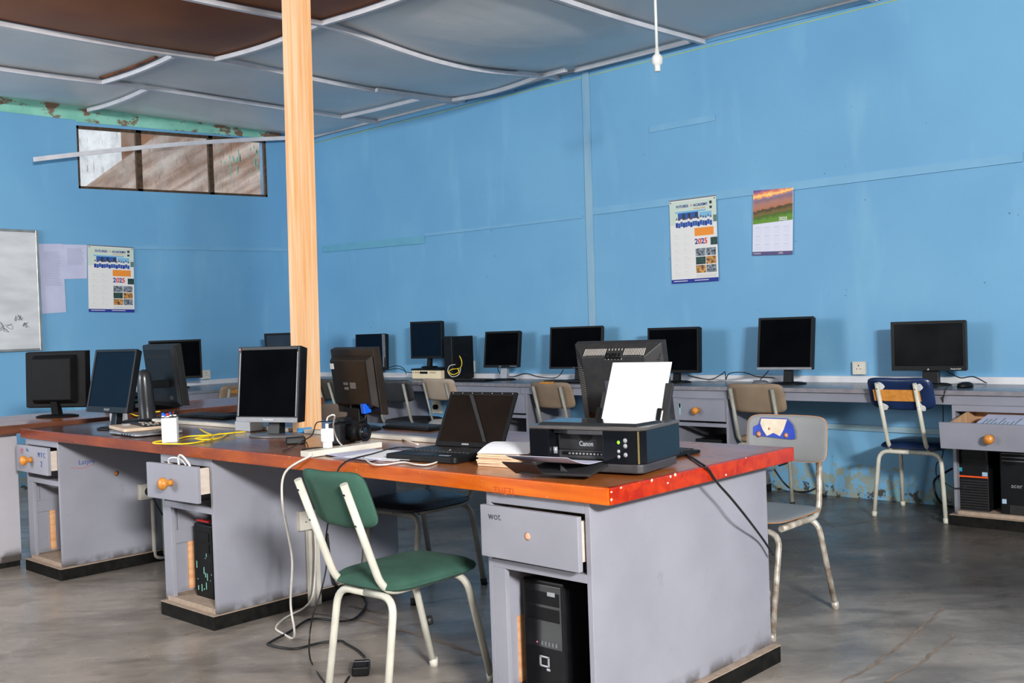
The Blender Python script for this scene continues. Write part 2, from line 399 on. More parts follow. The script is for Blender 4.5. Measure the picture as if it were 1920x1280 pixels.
# window: rusty steel frame, three dusty panes
RUST = mat('rusty_steel', (52, 38, 26), (84, 62, 42), .8, scale=30, detail=8)
win = MB()
def wz(x, t): k = (x-WX[0])/(WX[1]-WX[0]); lo = WB[0]+(WB[1]-WB[0])*k; hi = WT[0]+(WT[1]-WT[0])*k; return lo+(hi-lo)*t
def bar(mb, xa, ta, xb, tb, th, ya=YW+.005, yb=YW+.04, vert=False):
    if vert:
        p = [(xa, wz(xa, ta)), (xb, wz(xb, ta)), (xb, wz(xb, tb)), (xa, wz(xa, tb))]
    else:
        p = [(xa, wz(xa, ta)), (xb, wz(xb, ta)), (xb, wz(xb, ta)+th), (xa, wz(xa, ta)+th)]
    mb.hexa([(p[0][0], ya, p[0][1]), (p[1][0], ya, p[1][1]), (p[1][0], yb, p[1][1]), (p[0][0], yb, p[0][1]), (p[3][0], ya, p[3][1]), (p[2][0], ya, p[2][1]), (p[2][0], yb, p[2][1]), (p[3][0], yb, p[3][1])])
M1, M2 = at(262, 300, y=YW).x, at(397, 310, y=YW).x
bar(win, WX[0], 0, WX[1], 0, .022); bar(win, WX[0], .955, WX[1], 0, .025)
for xa, xb in ((WX[0], WX[0]+.02), (M1-.025, M1+.025), (M2-.022, M2+.022), (WX[1]-.02, WX[1])): bar(win, xa, 0, xb, 1, 0, vert=True)
wo = struct('window_1', win, RUST)
for xa, xb in ((WX[0]+.02, M1-.025), (M1+.025, M2-.022), (M2+.022, WX[1]-.02)):
    g = MB(); bar(g, xa, .03, xb, .96, 0, YW+.02, YW+.024, True); g.build('pane', GLASS, wo)
g = MB()                                          # mint paint runs and crumbs on the frame
for _ in range(26):
    x = random.uniform(M2+.1, WX[1]-.08); z = wz(x, random.uniform(.3, .85)); g.box(x, x+.008, YW+.016, YW+.019, z, z+random.uniform(.02, .09))
g.build('paint_runs', GREENM, wo)
# what the panes look out on: a lean-to of corrugated sheet and a mud-brown wall
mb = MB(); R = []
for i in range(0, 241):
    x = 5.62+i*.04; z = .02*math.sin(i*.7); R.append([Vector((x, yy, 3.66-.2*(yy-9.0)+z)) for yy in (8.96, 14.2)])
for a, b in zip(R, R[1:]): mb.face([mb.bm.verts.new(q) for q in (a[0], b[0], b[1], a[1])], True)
tag(mb.build('roof_sheet', mat('rust_shade_stripes', (160, 118, 92), (236, 210, 192), .6, scale=4.5, detail=3, stretch=(1, .04, 1))), 'brown corrugated roof sheet outside behind the dusty window panes', 'roof')  # brown and pale stripes paint rust and corrugation shading into the colour
tag(MB().box(7.2, 16, 14.2, 14.3, 0, 4.2).build('outer_wall', mat('brown_mud_wall', (160, 112, 80), (176, 128, 94), .9, scale=5)), 'brown wall of a neighbouring building seen through the window', 'wall')

# ceiling boards: sagging sheets between battens
YL = [8.777, 7.70, 6.62, 5.44, 4.07, 2.8, 1.6, .4, -.8, -2.0, -4.1]
def sag(x, y):
    s_ = 0
    if x > 4.12:
        u = (x-4.12)/(XW-4.12); s_ += .085*math.sin(PI*u)**1.5*math.exp(-((y-5.3)/1.1)**2)
    else:
        s_ += .03*abs(math.sin(PI*(x-4.12)/2.4))
    for a, b in zip(YL, YL[1:]):
        if b <= y <= a: s_ += .035*math.sin(PI*(y-b)/(a-b))*(.7+.5*math.sin(x*2.1+a*3))
    e = min(1, max(0, (XW-x)/.25), max(0, (YW-y)/.2)); return s_*e
def cz(x, y): return CZ-sag(x, y)
s = NT('grey_ceiling_board'); s.b.inputs['Roughness'].default_value = .38
s.col(s.mix(s.rng(s.noise(2, 5), .3, .7), (208, 206, 203), (220, 218, 215))); s.bump(s.noise(1.2, 4, (.5, 1, 1)), .6, .06); CEILM = s.m
BRN = mat('bare_hardboard', (122, 66, 22), (138, 80, 30), .6, scale=2, detail=6)
bm_ = MB(); NX, NY = 110, 240; V = {}
for i in range(NX+1):
    for j in range(NY+1):
        x = XA+(XW-XA)*i/NX; y = YA+(YW-YA)*j/NY; V[i, j] = bm_.bm.verts.new((x, y, cz(x, y)))
for i in range(NX):
    for j in range(NY):
        x = XA+(XW-XA)*(i+.5)/NX; y = YA+(YW-YA)*(j+.5)/NY
        bm_.m(1 if (x < 4.1 and 4.05 < y < 6.64) else 0).face([V[i, j], V[i+1, j], V[i+1, j+1], V[i, j+1]], True)
struct('ceiling', bm_, [CEILM, BRN])
BAT = mat('batten_paint', (206, 205, 210), (220, 218, 222), .6, scale=10, detail=6)
def batten(a, b, wd=.042, th=.028, n=60, off=.014):
    mb = MB(); rs = []
    a, b = Vector(a), Vector(b); t = (b-a).normalized(); nn = Vector((-t.y, t.x, 0))*wd/2
    for k in range(n+1):
        p = a.lerp(b, k/n); z = cz(p.x, p.y)-.001-off
        rs.append([Vector((p.x+nn.x, p.y+nn.y, z)), Vector((p.x-nn.x, p.y-nn.y, z)), Vector((p.x-nn.x*.8, p.y-nn.y*.8, z-th)), Vector((p.x+nn.x*.8, p.y+nn.y*.8, z-th))])
    return mb.rings(rs, smooth=False)
tn = [2]
def trim(mb, m=BAT):
    struct('trim_%d' % tn[0], mb, m); tn[0] += 1
for y in YL[1:6]: trim(batten((XA, y+.01), (XW, y-.02)))
trim(batten((5.5, 6.55), (6.44, 6.49)))
for a, b in (((4.12, 8.75), (4.13, 7.70)), ((3.74, 7.68), (3.76, 6.66)), ((4.06, 6.60), (4.12, 5.46)), ((4.12, 5.42), (4.13, 4.07)), ((6.02, 7.68), (6.06, 6.62)), ((6.30, 6.52), (6.25, 5.16)), ((6.36, 5.16), (6.36, 4.1)), ((2.1, 7.68), (2.1, 6.6)), ((1.8, 5.42), (1.8, 4.1))): trim(batten(a, b, .03))
BRE = mat('torn_brown_board_edge', (130, 72, 30), (60, 32, 16), .8, scale=8, detail=6)
for a, b in (((4.3, 5.485), (6.0, 5.46)), ((4.9, 6.665), (6.2, 6.65)), ((-1, 7.745), (4.0, 7.74)), ((4.4, 7.735), (5.4, 7.73)), ((4.7, 4.11), (5.6, 4.10)), ((3.69, 7.62), (3.71, 6.8))): trim(batten(a, b, .03, .012, off=.004), BRE)
# cornice strips along the top of the right wall, with a lime line of older paint
mb = MB()
for ya, yb, za, zb in ((8.75, 5.9, 3.15, 3.17), (5.9, -2.6, 3.185, 3.175)):
    mb.hexa([(XW-.016, yb, zb), (XW, yb, zb), (XW, ya, za), (XW-.016, ya, za), (XW-.016, yb, zb+.04), (XW, yb, zb+.04), (XW, ya, za+.04), (XW-.016, ya, za+.04)])
trim(mb, WALL)
mb = MB(); mb.hexa([(XW-.03, YA, 3.215), (XW, YA, 3.215), (XW, YW, 3.2), (XW-.03, YW, 3.2), (XW-.03, YA, 3.235), (XW, YA, 3.235), (XW, YW, 3.225), (XW-.03, YW, 3.225)]); trim(mb)
mb = MB(); mb.hexa([(XW-.002, YA, 3.166), (XW, YA, 3.166), (XW, YW, 3.146), (XW-.002, YW, 3.146), (XW-.002, YA, 3.172), (XW, YA, 3.172), (XW, YW, 3.152), (XW-.002, YW, 3.152)]); trim(mb, mat('lime_old_paint', (150, 176, 96), (168, 190, 110), .7, scale=8))
STRIP = mat('painted_strip', (110, 164, 199), (118, 170, 204), .5, scale=6)
# joint strip, rails and stray pieces on the right wall
mb = MB(); p = at(1098, 118, x=XW); q = at(1112, 612, x=XW)
mb.hexa([(XW-.012, q.y-.035, .76), (XW, q.y-.035, .76), (XW, q.y+.035, .76), (XW-.012, q.y+.035, .76), (XW-.012, p.y-.035, 3.2), (XW, p.y-.035, 3.2), (XW, p.y+.035, 3.2), (XW-.012, p.y+.035, 3.2)])
trim(mb, mat('grey_blue_strip', (140, 176, 196), (116, 164, 198), .5, scale=7, stretch=(1, 1, .3)))
def wallstrip(pa, pb, hgt, d=.012, m=STRIP, **k):
    a = at(*pa, **k); b = at(*pb, **k); mb = MB()
    if 'x' in k: ex = Vector((-d, 0, 0))
    else: ex = Vector((0, -d, 0))
    u = Vector((0, 0, hgt)); trim(mb.hexa([a, b, b+ex, a+ex, a+u, b+u, b+u+ex, a+u+ex]), m)
wallstrip((1113, 403), (1919, 303), .055, .012, x=XW); wallstrip((798, 443), (1093, 409), .025, .01, x=XW)
wallstrip((606, 473), (798, 456), .07, .014, mat('teal_strip', (96, 158, 186), (104, 166, 190), .5, scale=6), x=XW)
wallstrip((1219, 249), (1342, 226), .045, .008, x=XW)
wallstrip((250, 467), (588, 472), .035, .01, y=YW)
wallstrip((1440, 797), (1776, 815), .035, .02, m=mat('pale_pipe_strip', (150, 176, 190), (128, 164, 178), .5), x=XW)
# white cable trunking above the wall desks
TR = mat('white_trunking', (196, 198, 206), (212, 214, 218), .4, scale=6)
tr = MB().box(XW-.03, XW, 1.2, YW, .757, .80).build('cable_trunking', TR); tag(tr, 'white cable trunking running along the right wall behind the monitors', 'trunking')
tr = MB().box(4.35, XW-.03, YW-.03, YW, .757, .80).build('cable_trunking', TR); tag(tr, 'white cable trunking on the left wall under the window wall corner', 'trunking')

# ------------------------------------------------------------------ furniture: the long desk
def knob(parent, x, z, y=0):                     # turned knob sticking out along -Y
    return MB().lathe([(.001, 0), (.016, 0), (.012, .012), (.013, .02), (.024, .032), (.026, .043), (.02, .053), (.001, .057)], T(x, y, z) @ Matrix.Rotation(PI/2, 4, 'X')).build('knob', KNOB, parent)
# pedestal local frame: x to the right seen from its front, -Y the front, z up. Width w, depth d
PALED = mat('pale_drawer_side', (196, 180, 168), (208, 196, 186), .6, scale=14, stretch=(1, 1, 5))
def drawer(root, w, z0, z1, out, face=GREYPLY, side=GREYPLY, kn=True, tilt=0, depth=.42, x0=0, inner=PALED, name='drawer', bi=.02, fx=0):
    mb = MB(); a = w-.012
    M = T(x0, 0, 0) @ Matrix.Rotation(tilt, 4, 'Z')
    o = MB().box(-a/2+fx, a/2+fx, -out-.018, -out, z0, z1, M).build(name, face, root, .002)
    mb.box(-a/2+bi, -a/2+bi+.012, -out, depth-out, z0+.02, z1-.02, M); mb.box(a/2-bi-.012, a/2-bi, -out, depth-out, z0+.02, z1-.02, M)
    mb.box(-a/2+bi+.012, a/2-bi-.012, -out, depth-out, z0+.02, z0+.028, M); mb.box(-a/2+bi+.012, a/2-bi-.012, depth-out-.012, depth-out, z0+.028, z1-.02, M)
    mb.build('drawer_box', inner, o)
    if kn:
        k = knob(o, fx, 0); k.matrix_local = M @ T(0, -out-.018, (z0+z1)/2)
    return o
def pedestal(label, w, d, loc, rz, group=None, top=.70, kick=.06, kl=.05, kr=.05, dz=(.50, .67), m=GREYPLY, kd=None, shelfbar=True, kf=.026, stileL=.07):
    r = thing('desk_pedestal', label, 'cabinet', loc, rz, group); h = w/2; kd = kd or d
    MB().box(h-.018, h, 0, d, kick, top).build('side_panel', m, r, .0015)
    MB().box(-h, -h+.018, 0, d, kick, top).build('side_panel', m, r, .0015)
    MB().box(-h+.018, h-.018, d-.012, d, kick, top).build('back_panel', m, r)
    MB().box(-h+.018, h-.018, 0, d-.012, kick, kick+.02).build('bottom_panel', DUST, r)
    mb = MB().box(-h+.018, h-.018, 0, .02, top-.035, top).box(-h+.018, h-.018, 0, .02, dz[0]-.03, dz[0]-.005)
    if stileL: mb.box(-h+.018, -h+stileL, .0, .018, kick+.02, dz[0]-.03)
    mb.build('face_frame', m, r, .0015)
    if shelfbar: MB().box(-h+.018, -h+.03, .03, d*.6, .30, .36).box(-h+.03, -h+.034, .05, d*.75, .36, dz[0]-.03).build('shelf_batten', m, r); MB().box(-h+.018, -h+.026, .10, .13, kick+.03, dz[0]-.05).build('raw_edge', RAWWOOD, r)
    p = MB().box(-h-kl, h+kr, -kf, kd-.02, 0, kick-.003).build('plinth', KICK, r, .003)
    MB().box(-h-kl, h+kr, -kf, kd-.02, kick-.003, kick).build('ledge', DUST, p)
    return r
ZT = .75
TX0, TX1, TY0, TY1 = 2.226, 3.26, 1.737, 5.668
mb = MB()                                        # worktop with top, front edge and end face varnishes
mb.box(TX0+.006, TX1, TY0+.006, TY1, ZT-.046, ZT)
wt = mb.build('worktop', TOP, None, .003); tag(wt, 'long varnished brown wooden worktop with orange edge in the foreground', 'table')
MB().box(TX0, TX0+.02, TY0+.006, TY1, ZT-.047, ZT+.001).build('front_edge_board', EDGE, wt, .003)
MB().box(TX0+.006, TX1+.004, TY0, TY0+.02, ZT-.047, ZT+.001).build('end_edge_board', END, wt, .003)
for px, py, r in ((1222, 900, .006), (1257, 893, .005), (1266, 890, .007), (1146, 922, .004), (1146, 937, .005), (1252, 905, .004), (1398, 858, .003), (1361, 890, .004), (1164, 914, .004)):
    p = at(px, py, y=TY0-.0005); MB().prism([(r*random.uniform(.6, 1.4)*math.cos(a), r*random.uniform(.5, 1)*math.sin(a)) for a in [2*PI*k/9 for k in range(9)]], 0, .0008, T(*p) @ RX90).build('paint_scuff', flat('scuff_white', (222, 196, 180), .8), wt)
# writing faintly scratched in the front edge
textmesh('THETI', .032, mat('scratched_edge', (176, 62, 8), (186, 72, 8), .5), wt, Matrix.Translation(at(925, 925, x=TX0-.0004)) @ Matrix.Rotation(-PI/2, 4, 'Z') @ RX90)

RZ = -PI/2                                       # fronts face -X (towards the camera's side)
pw = .42
p3 = pedestal('grey cabinet at the near end of the long desk, its drawer without a knob', .405, .98, (2.252, 2.032, 0), RZ, 'cabinets under the long desk', kd=1.01, kl=0, kr=.03, top=.7015)
p2 = pedestal('middle grey cabinet of the long desk, drawer pulled out with white cables in it', .42, .98, (2.252, 4.02, 0), RZ, 'cabinets under the long desk', kd=.80, kr=.01, top=.7015, kl=.0)
p1 = pedestal('far grey cabinet of the long desk, empty below a drawer with blue writing', .40, .98, (2.252, 5.468, 0), RZ, 'cabinets under the long desk', top=.7015, kl=.0, kr=.03)
d3 = drawer(p3, .40, .51, .665, .022, kn=False, x0=0, tilt=-.02)
d2 = drawer(p2, .385, .535, .683, .095, x0=.015, tilt=.05, bi=.03, fx=.055)
d1 = drawer(p1, .42, .53, .67, .028, x0=-.02, tilt=-.02)
mb = MB().lathe([(.001, 0), (.012, 0), (.006, .001), (.001, .0012)], T(0, -.0405, .59) @ RX90); mb.build('knob_hole', flat('torn_board', (214, 160, 134), .8), d3)
textmesh('wot,', .032, INKK, d3, T(-.16, -.0375, .625) @ RX90)
textmesh('M T C', .034, INK, d1, T(.07, -.0505, .62) @ RX90); textmesh('2', .04, INK, d1, T(.10, -.0505, .572) @ RX90)
textmesh('M', .04, INKR, d1, T(-.155, -.0475, .625) @ RX90); textmesh('Na', .024, mat('teal_ink', (70, 120, 150)), d1, T(-.08, -.0475, .64) @ RX90)
side1 = [c for c in p1.children if c.name.startswith('side_panel')][0]
s_ = textmesh('Latyre', .034, INK, side1, T(.2004, .10, .57) @ Matrix.Rotation(PI/2, 4, 'Z') @ RX90)
MB().tube(cr([(.2006, .06, .56), (.2006, .12, .55), (.2006, .18, .563)], 6), .0012, 5).build('marker_line', INKR, side1)
MB().lathe([(.001, 0), (.014, 0), (.001, .001)], T(.2004, .30, .50) @ Matrix.Rotation(PI/2, 4, 'Y'), 7).build('chipped_paint', PLYEDGE, side1)

# left desk: higher worktop with front panel meeting the far end of the long desk
r = thing('side_desk', 'grey-fronted desk with dark brown edge beyond the far end of the long desk', 'desk', (2.2, 5.72, 0))
MB().box(-1.7, 2.05, .01, .80, .722, .767).build('worktop', TOP, r, .003)
MB().box(-1.7, 2.05, 0, .012, .722, .768).build('front_edge_board', mat('dark_brown_edge', (82, 44, 26), (112, 64, 42), .4, scale=16, stretch=(.3, 1, 2)), r, .003)
MB().box(-1.7, .06, .085, .103, .03, .722).build('front_panel', m_ply('lilac_grey_panel', (168, 166, 174), (178, 177, 184)), r)
MB().box(1.95, 1.97, .1, .78, 0, .722).build('end_panel', GREYPLY, r)
MB().box(-1.7, .055, .092, .11, 0, .03).build('plinth', KICK, r)

# ------------------------------------------------------------------ furniture: wall desks
wd = thing('wall_desk', 'long grey built-in desk along the right wall carrying a row of monitors', 'desk', (0, 0, 0))
FX = 5.93
SURF = mat('worn_grey_desktop', (104, 112, 124), (120, 126, 136), .28, scale=5, detail=6, rv=.1)
MB().box(FX-.012, XW-.001, 1.1, 7.86, .73, .756).box(FX-.012, XW-.001, 7.86, YW-.001, .73, .756).build('worktop', SURF, wd, .002)
for a, b in ((1.1, 3.62), (3.625, 5.47), (5.475, 6.9), (6.905, 7.85)): MB().box(FX, FX+.02, a, b, .674, .728).build('apron', GREYDESK, wd, .002)
MB().box(FX-.02, FX+.0, 1.1, 7.86, .7305, .7555).build('edge_strip', mat('worn_edge', (128, 124, 130), (112, 110, 118), .5, scale=20), wd)
ld = thing('wall_desk', 'grey built-in desk along the left wall under the high window', 'desk', (0, 0, 0))
MB().box(4.33, FX-.013, 7.87, YW-.001, .73, .756).build('worktop', SURF, ld, .002)
MB().box(4.33, FX-.013, 7.875, 7.895, .674, .728).build('apron', GREYDESK, ld, .002)
MB().box(4.33, 4.35, 7.9, YW-.001, 0, .729).build('side_panel', GREYDESK, ld)
def wallped(label, yc, w, out, kn=True, **k):
    r = pedestal(label, w, .52, (FX, yc, 0), RZ, 'cabinets under the wall desk', top=.673, m=GREYDESK, dz=(.515, .655), shelfbar=False, stileL=0, kl=.02, kr=.02, **k)
    return r, drawer(r, w-.02, .525, .667, out, GREYDESK, kn=kn, depth=.45, inner=RAWWOOD2)
pa, da = wallped('grey cabinet with closed knobbed drawer under the desk behind the printer', 3.84, .44, .0)
pb, db = wallped('grey cabinet at the right edge with its drawer pulled far open', 1.90, .56, .33)
pc_, dc_ = wallped('grey cabinet half hidden behind the open laptop screen', 5.62, .44, .0, kn=False)
pd_, dd_ = wallped('grey cabinet under the desk behind the black chair near the corner', 7.34, .44, .0)
db.matrix_local = T(.04, .1, .655) @ Matrix.Rotation(.13, 4, 'X') @ T(0, -.1, -.655)
mb = MB(); mb.box(-.15, -.138, -.0205, -.019, .56, .64); mb.prism([(-.16, .61), (-.144, .65), (-.13, .61)], .0185, .0205, RX90.copy()); mb.build('paint_run', mat('pale_teal_paint', (150, 190, 190)), da)
# papers lying in the open drawer
r = MB().box(-.11, .15, -.20, .12, 0, .012).build('paper_pile', PAPERG, None); r.location = (5.82, 1.87, .60); r.rotation_euler = (.125, 0, RZ+.05); tag(r, 'printed white papers lying in the pulled-out drawer at right', 'paper')
mb = MB()
for k in range(9): mb.box(-.08+k*.02, -.074+k*.02, -.17, -.17+random.uniform(.1, .24), .0121, .0126)
mb.build('printing', flat('print_green', (90, 120, 110)), r)

# ------------------------------------------------------------------ monitors
# local frame: seen face looks along -Y; root stands on the surface; tilt>0 leans the seen face upwards
def monitor(label, x, y, z, yaw, tilt, W, H, zb, bez=(.016, .018, .022), th=.035, body=BLKS, screen=SCR, back=False, strip=None,
            stand='oval', base=(.11, .08), neck=.05, logo=None, group='black flat screen monitors', basedy=.03, buttons=0, bulge=(.7, .6, .035), basemat=None, name='computer_monitor', neckmat=None, col=None):
    r = thing(name, label, 'monitor', (x, y, zb), math.radians(yaw), group)
    P = T(0, 0, z-zb) @ Matrix.Rotation(-math.radians(tilt), 4, 'X')
    F = P @ (Matrix.Rotation(PI, 4, 'Z') if back else Matrix())      # screen frame
    bs, bt, bb = bez
    hz = MB().frus(0, 0, W, H, 0, W-.012, H-.012, th, M=F @ T(0, 0, 0))
    # bezel ring in front of the casing
    for a in ((-W/2, -W/2+bs, -H/2, H/2), (W/2-bs, W/2, -H/2, H/2), (-W/2+bs, W/2-bs, H/2-bt, H/2), (-W/2+bs, W/2-bs, -H/2, -H/2+bb)):
        hz.box(a[0], a[1], -.007, 0, a[2], a[3], F)
    h = hz.build('housing', body, r, .002)
    MB().box(-W/2+bs, W/2-bs, -.0025, .0, -H/2+bb, H/2-bt, F).build('screen', screen, r)
    bw, bh, bd = bulge
    MB().frus(0, -.0, W*bw*1.15, H*bh*1.2, th-.002, W*bw, H*bh, th+bd, M=F).build('back_cover', body, r, .004)
    if strip: MB().box(-W/2+.002, W/2-.002, -.010, -.006, -H/2, -H/2+bb*.8, F).build('bottom_strip', strip, r, .001)
    if buttons:
        b = MB()
        for k in range(buttons): b.box(W/2-.03-k*.018, W/2-.022-k*.018, -.0085, -.006, -H/2+bb*.35, -H/2+bb*.6, F)
        b.build('buttons', SILV, r)
    if logo: textmesh(logo, bb*.55 if bb > .012 else .009, SILV, r, F @ T(-.018, -.0085 if not strip else -.0104, -H/2+bb*.3) @ RX90, 'logo')
    sy = -1 if back else 1
    top = F @ Vector((0, th+bd*.6, -H*.1)); by = top.y - sy*.0
    bx_ = Vector((0, by-sy*basedy, 0))
    if stand == 'none': return r, F
    MB().rings([[Vector((cx*neck/2, bx_.y+cy*.02, .01)) for cx, cy in ((-1, -1), (1, -1), (1, 1), (-1, 1))], [Vector((cx*neck/2*.8, top.y+cy*.015, top.z)) for cx, cy in ((-1, -1), (1, -1), (1, 1), (-1, 1))]], smooth=False).build('neck', neckmat or body, r, .004)
    if stand == 'oval':
        MB().lathe([(.001, 0), (1, 0), (1, .006), (.8, .012), (.001, .016)], T(0, bx_.y, 0) @ Matrix.Diagonal((base[0], base[1], 1, 1)), 32).build('base', basemat or body, r)
    else:
        MB().box(-base[0], base[0], bx_.y-base[1], bx_.y+base[1], 0, .012).build('base', basemat or body, r, .005)
    return r, F
ZL = .768; ZD = .757
# on the long desk and the side desk
monitor('slim black monitor leaning back, its blue-black screen turned left, nearest the left edge', 2.466, 5.10, .995, -86.2, 12.2, .393, .325, ZT+.001, (.012, .014, .03), .03, screen=SCRB, logo='PHILIPS', base=(.10, .09), bulge=(.3, .8, .035))
monitor('black monitor seen from behind at far left, half hidden by the slim tilted one', 2.62, 6.08, .985, -62, 2, .42, .33, ZL+.001, (.016, .016, .02), .03, body=mat('matt_black', (10, 10, 11), (15, 15, 16), .6, spec=.12), back=True, base=(.13, .09), bulge=(.62, .72, .04))
r, F = monitor('black monitor seen from behind on a thick round column stand', 2.935, 5.40, 1.0, -92, -6.4, .40, .345, ZT+.001, back=True, stand='none', bulge=(.8, .85, .012), th=.03)
MB().lathe([(.001, 0), (.036, 0), (.038, .01), (.036, .16), (.034, .20), (.030, .225), (.02, .24), (.001, .246)], T(.075, -.16, .012) @ Matrix.Rotation(.05, 4, 'X') @ Matrix.Diagonal((1.15, 1.15, 1.12, 1)), 24).build('column', mat('satin_column', (38, 40, 44), (44, 46, 50), .28), r)
MB().lathe([(.001, 0), (.12, 0), (.12, .006), (.1, .012), (.001, .014)], T(0, -.14, 0), 32).build('base', BLK, r)
MB().box(.0, .09, -.15, -.03, .18, .22).build('hinge', BLK, r, .004)
MB().box(-.15, -.11, -.042, -.040, -.135, -.115, F @ Matrix.Rotation(PI, 4, 'Z') @ T(.23, -.0, 0)).build('sticker', WHT, r)
g = MB()
for k in range(22):
    for j in range(2): g.box(-.13+k*.012, -.124+k*.012, -.0, .003, .115-j*.012, .119-j*.012, F @ T(0, .041, 0))
g.build('vent_slots', DKG, r)
r, F = monitor('square black monitor with silver lower edge, standing just left of the timber post', 2.60, 3.90, .984, -74, 6.5, .345, .333, ZT+.001, (.016, .016, .026), .05, screen=SCR, strip=mat('dull_silver_strip', (120, 122, 128), (132, 134, 140), .5), logo='ViewSonic', base=(.14, .08), basemat=mat('glossy_base', (84, 84, 88), (96, 96, 100), .2), neck=.07)
MB().box(-.170, -.163, -.0075, -.0065, .152, .159, F).build('energy_sticker', ORG, r)
MB().box(-.163, -.158, -.0085, -.006, -.14, .14, F).build('bezel_trim', GREYPL, r); MB().box(.158, .163, -.0085, -.006, -.14, .14, F).build('bezel_trim', GREYPL, r)
# brownish monitor seen from behind with the blue plug
r, F = monitor('brown-black monitor seen from behind with bright blue video plug', 3.03, 3.80, .976, -95.5, -6.8, .37, .311, ZT+.001, body=BRNPL, back=True, stand='none', bulge=(.80, .66, .03), th=.028)
B = F @ Matrix.Rotation(PI, 4, 'Z')              # frame of the seen back face
MB().box(-.148, -.120, -.0605, -.058, .062, .088, B).build('square_sticker', WHT, r)
g = MB()
g.box(-.055, -.02, -.0595, -.058, -.012, .0, B); g.box(-.05, -.018, -.0595, -.058, -.034, -.022, B); g.box(.0, .045, -.0595, -.058, -.028, .0, B); g.build('rating_label', GREYPL, r)
g = MB()
for k in range(34): g.box(.132, .148, -.056, -.049, -.112+k*.0062, -.109+k*.0062, B)
g.build('side_vents', DKG, r)
MB().box(.085, .112, -.075, -.035, -.140, -.095, B).build('video_plug', BLUEP, r, .003)
MB().tube([B @ Vector(p) for p in ((.098, -.055, -.14), (.095, -.065, -.165), (.06, -.08, -.18), (.0, -.09, -.19))], .005).build('video_cable', CABLE, r)
MB().tube([B @ Vector(p) for p in ((-.03, -.05, -.10), (-.02, -.06, -.14), (-.06, -.07, -.165), (-.10, -.08, -.175), (-.14, -.08, -.18))], .004).build('power_cable', CABLE, r)
MB().box(-.05, .05, -.05, .0, .0, .10, T(0, .0, .0)).build('neck', BLK, r, .006); MB().lathe([(.001, 0), (1, 0), (1, .006), (.8, .012), (.001, .016)], T(0, -.02, 0) @ Matrix.Diagonal((.12, .10, 1, 1)), 32).build('base', BLK, r)
textmesh('LG', .014, DKG, r, B @ T(-.01, -.0292, .138) @ RX90, 'logo')
# big monitor back with slots behind the printer
r, F = monitor('large dark monitor seen from behind, slotted casing, right behind the printer', 3.096, 2.325, 1.024, -82, -10.8, .43, .351, ZT+.001, body=DKG, back=True, base=(.13, .10), neck=.12, bulge=(.62, .72, .055), th=.03, neckmat=BLK)
B = F @ Matrix.Rotation(PI, 4, 'Z')
MB().frus(0, 0, .30, .245, -.084, .425, .345, -.026, M=B).build('tapered_back', DKG, r, .003)
PALEV = mat('pale_slots', (176, 170, 164), (196, 190, 184), .6)
g = MB()
for k in range(38):
    x = -.145+k*.0078; big = 13 < k < 25
    yy = lambda zz: -.084+(.058)*(zz-.1225)/.05 if zz > .1225 else -.084
    z0, z1 = (.118 if big else .128), .152
    if big: z0, z1 = (.146, .152) if k % 2 else (.112, .119)
    M = B
    ya, yb = yy(z0)-.002, yy(z1)-.002
    g.hexa([M @ Vector(p) for p in ((x, ya, z0), (x+.003, ya, z0), (x+.003, ya+.004, z0), (x, ya+.004, z0), (x, yb, z1), (x+.003, yb, z1), (x+.003, yb+.004, z1), (x, yb+.004, z1))])
g.build('top_slots', PALEV, r)
for side in (-1, 1):
    g = MB()
    for k in range(30):
        zz = .12-k*.0095; t0 = .152*side; t1 = (.205 if side < 0 else .20)*side
        f = lambda x: -.086+.058*(abs(x)-.15)/.0625
        lo = t0 if k > 6 else (.205-.008*k)*side
        g.hexa([B @ Vector(p) for p in ((lo, f(lo)-.001, zz), (t1, f(t1)-.001, zz-.004), (t1, f(t1)+.004, zz-.004), (lo, f(lo)+.004, zz), (lo, f(lo)-.001, zz+.0036), (t1, f(t1)-.001, zz-.0004), (t1, f(t1)+.004, zz-.0004), (lo, f(lo)+.004, zz+.0036))])
    g.build('side_slots', mat('dusty_slots', (112, 106, 100), (132, 126, 118), .8) if side < 0 else BLKS, r)
textmesh('DELL', .034, BLK, r, B @ T(-.034, -.0885, .119) @ Matrix.Rotation(-.86, 4, 'X') @ RX90, 'logo', ext=.003, bold=.002)
MB().box(-.05, .13, -.0865, -.0845, -.12, .02, B).build('recess_panel', mat('purple_grey_panel', (66, 64, 76), (72, 70, 82), .5), r)
r.scale = (.86, .86, .86); r.location.z = ZT+.001
# against the walls
monitor('black monitor on the left-wall desk behind the column-stand monitor', 4.68, 8.45, 1.013, -18, 1.6, .45, .346, ZD+.001, th=.045, body=BLK, base=(.12, .08))
monitor('black monitor by the room corner, mostly hidden behind the timber post', 5.774, 8.27, 1.035, -21, 12, .48, .367, ZD+.001, th=.035, body=BLK, screen=mat('teal_reflecting_screen', (18, 40, 56), (22, 46, 62), .3), base=(.12, .08))
monitor('black monitor with grey right bezel at the corner end of the right-wall desk', 6.31, 7.74, 1.004, -85, 2.3, .404, .345, ZD+.001, th=.045, body=BLK, screen=SCRB, bez=(.016, .012, .03), base=(.07, .08), strip=None)
monitor('black square monitor raised on top of a cream flat computer', 6.25, 6.88, 1.108, -80, .8, .356, .332, .86, th=.04, body=BLK, screen=SCRB, base=(.08, .07), neck=.04)
monitor('small black square monitor with silver neck beside the wall socket', 6.25, 5.955, 1.013, -83, 8, .361, .304, ZD+.001, th=.035, body=BLK, logo='DELL', buttons=4, base=(.10, .09), neckmat=SILV, neck=.07)
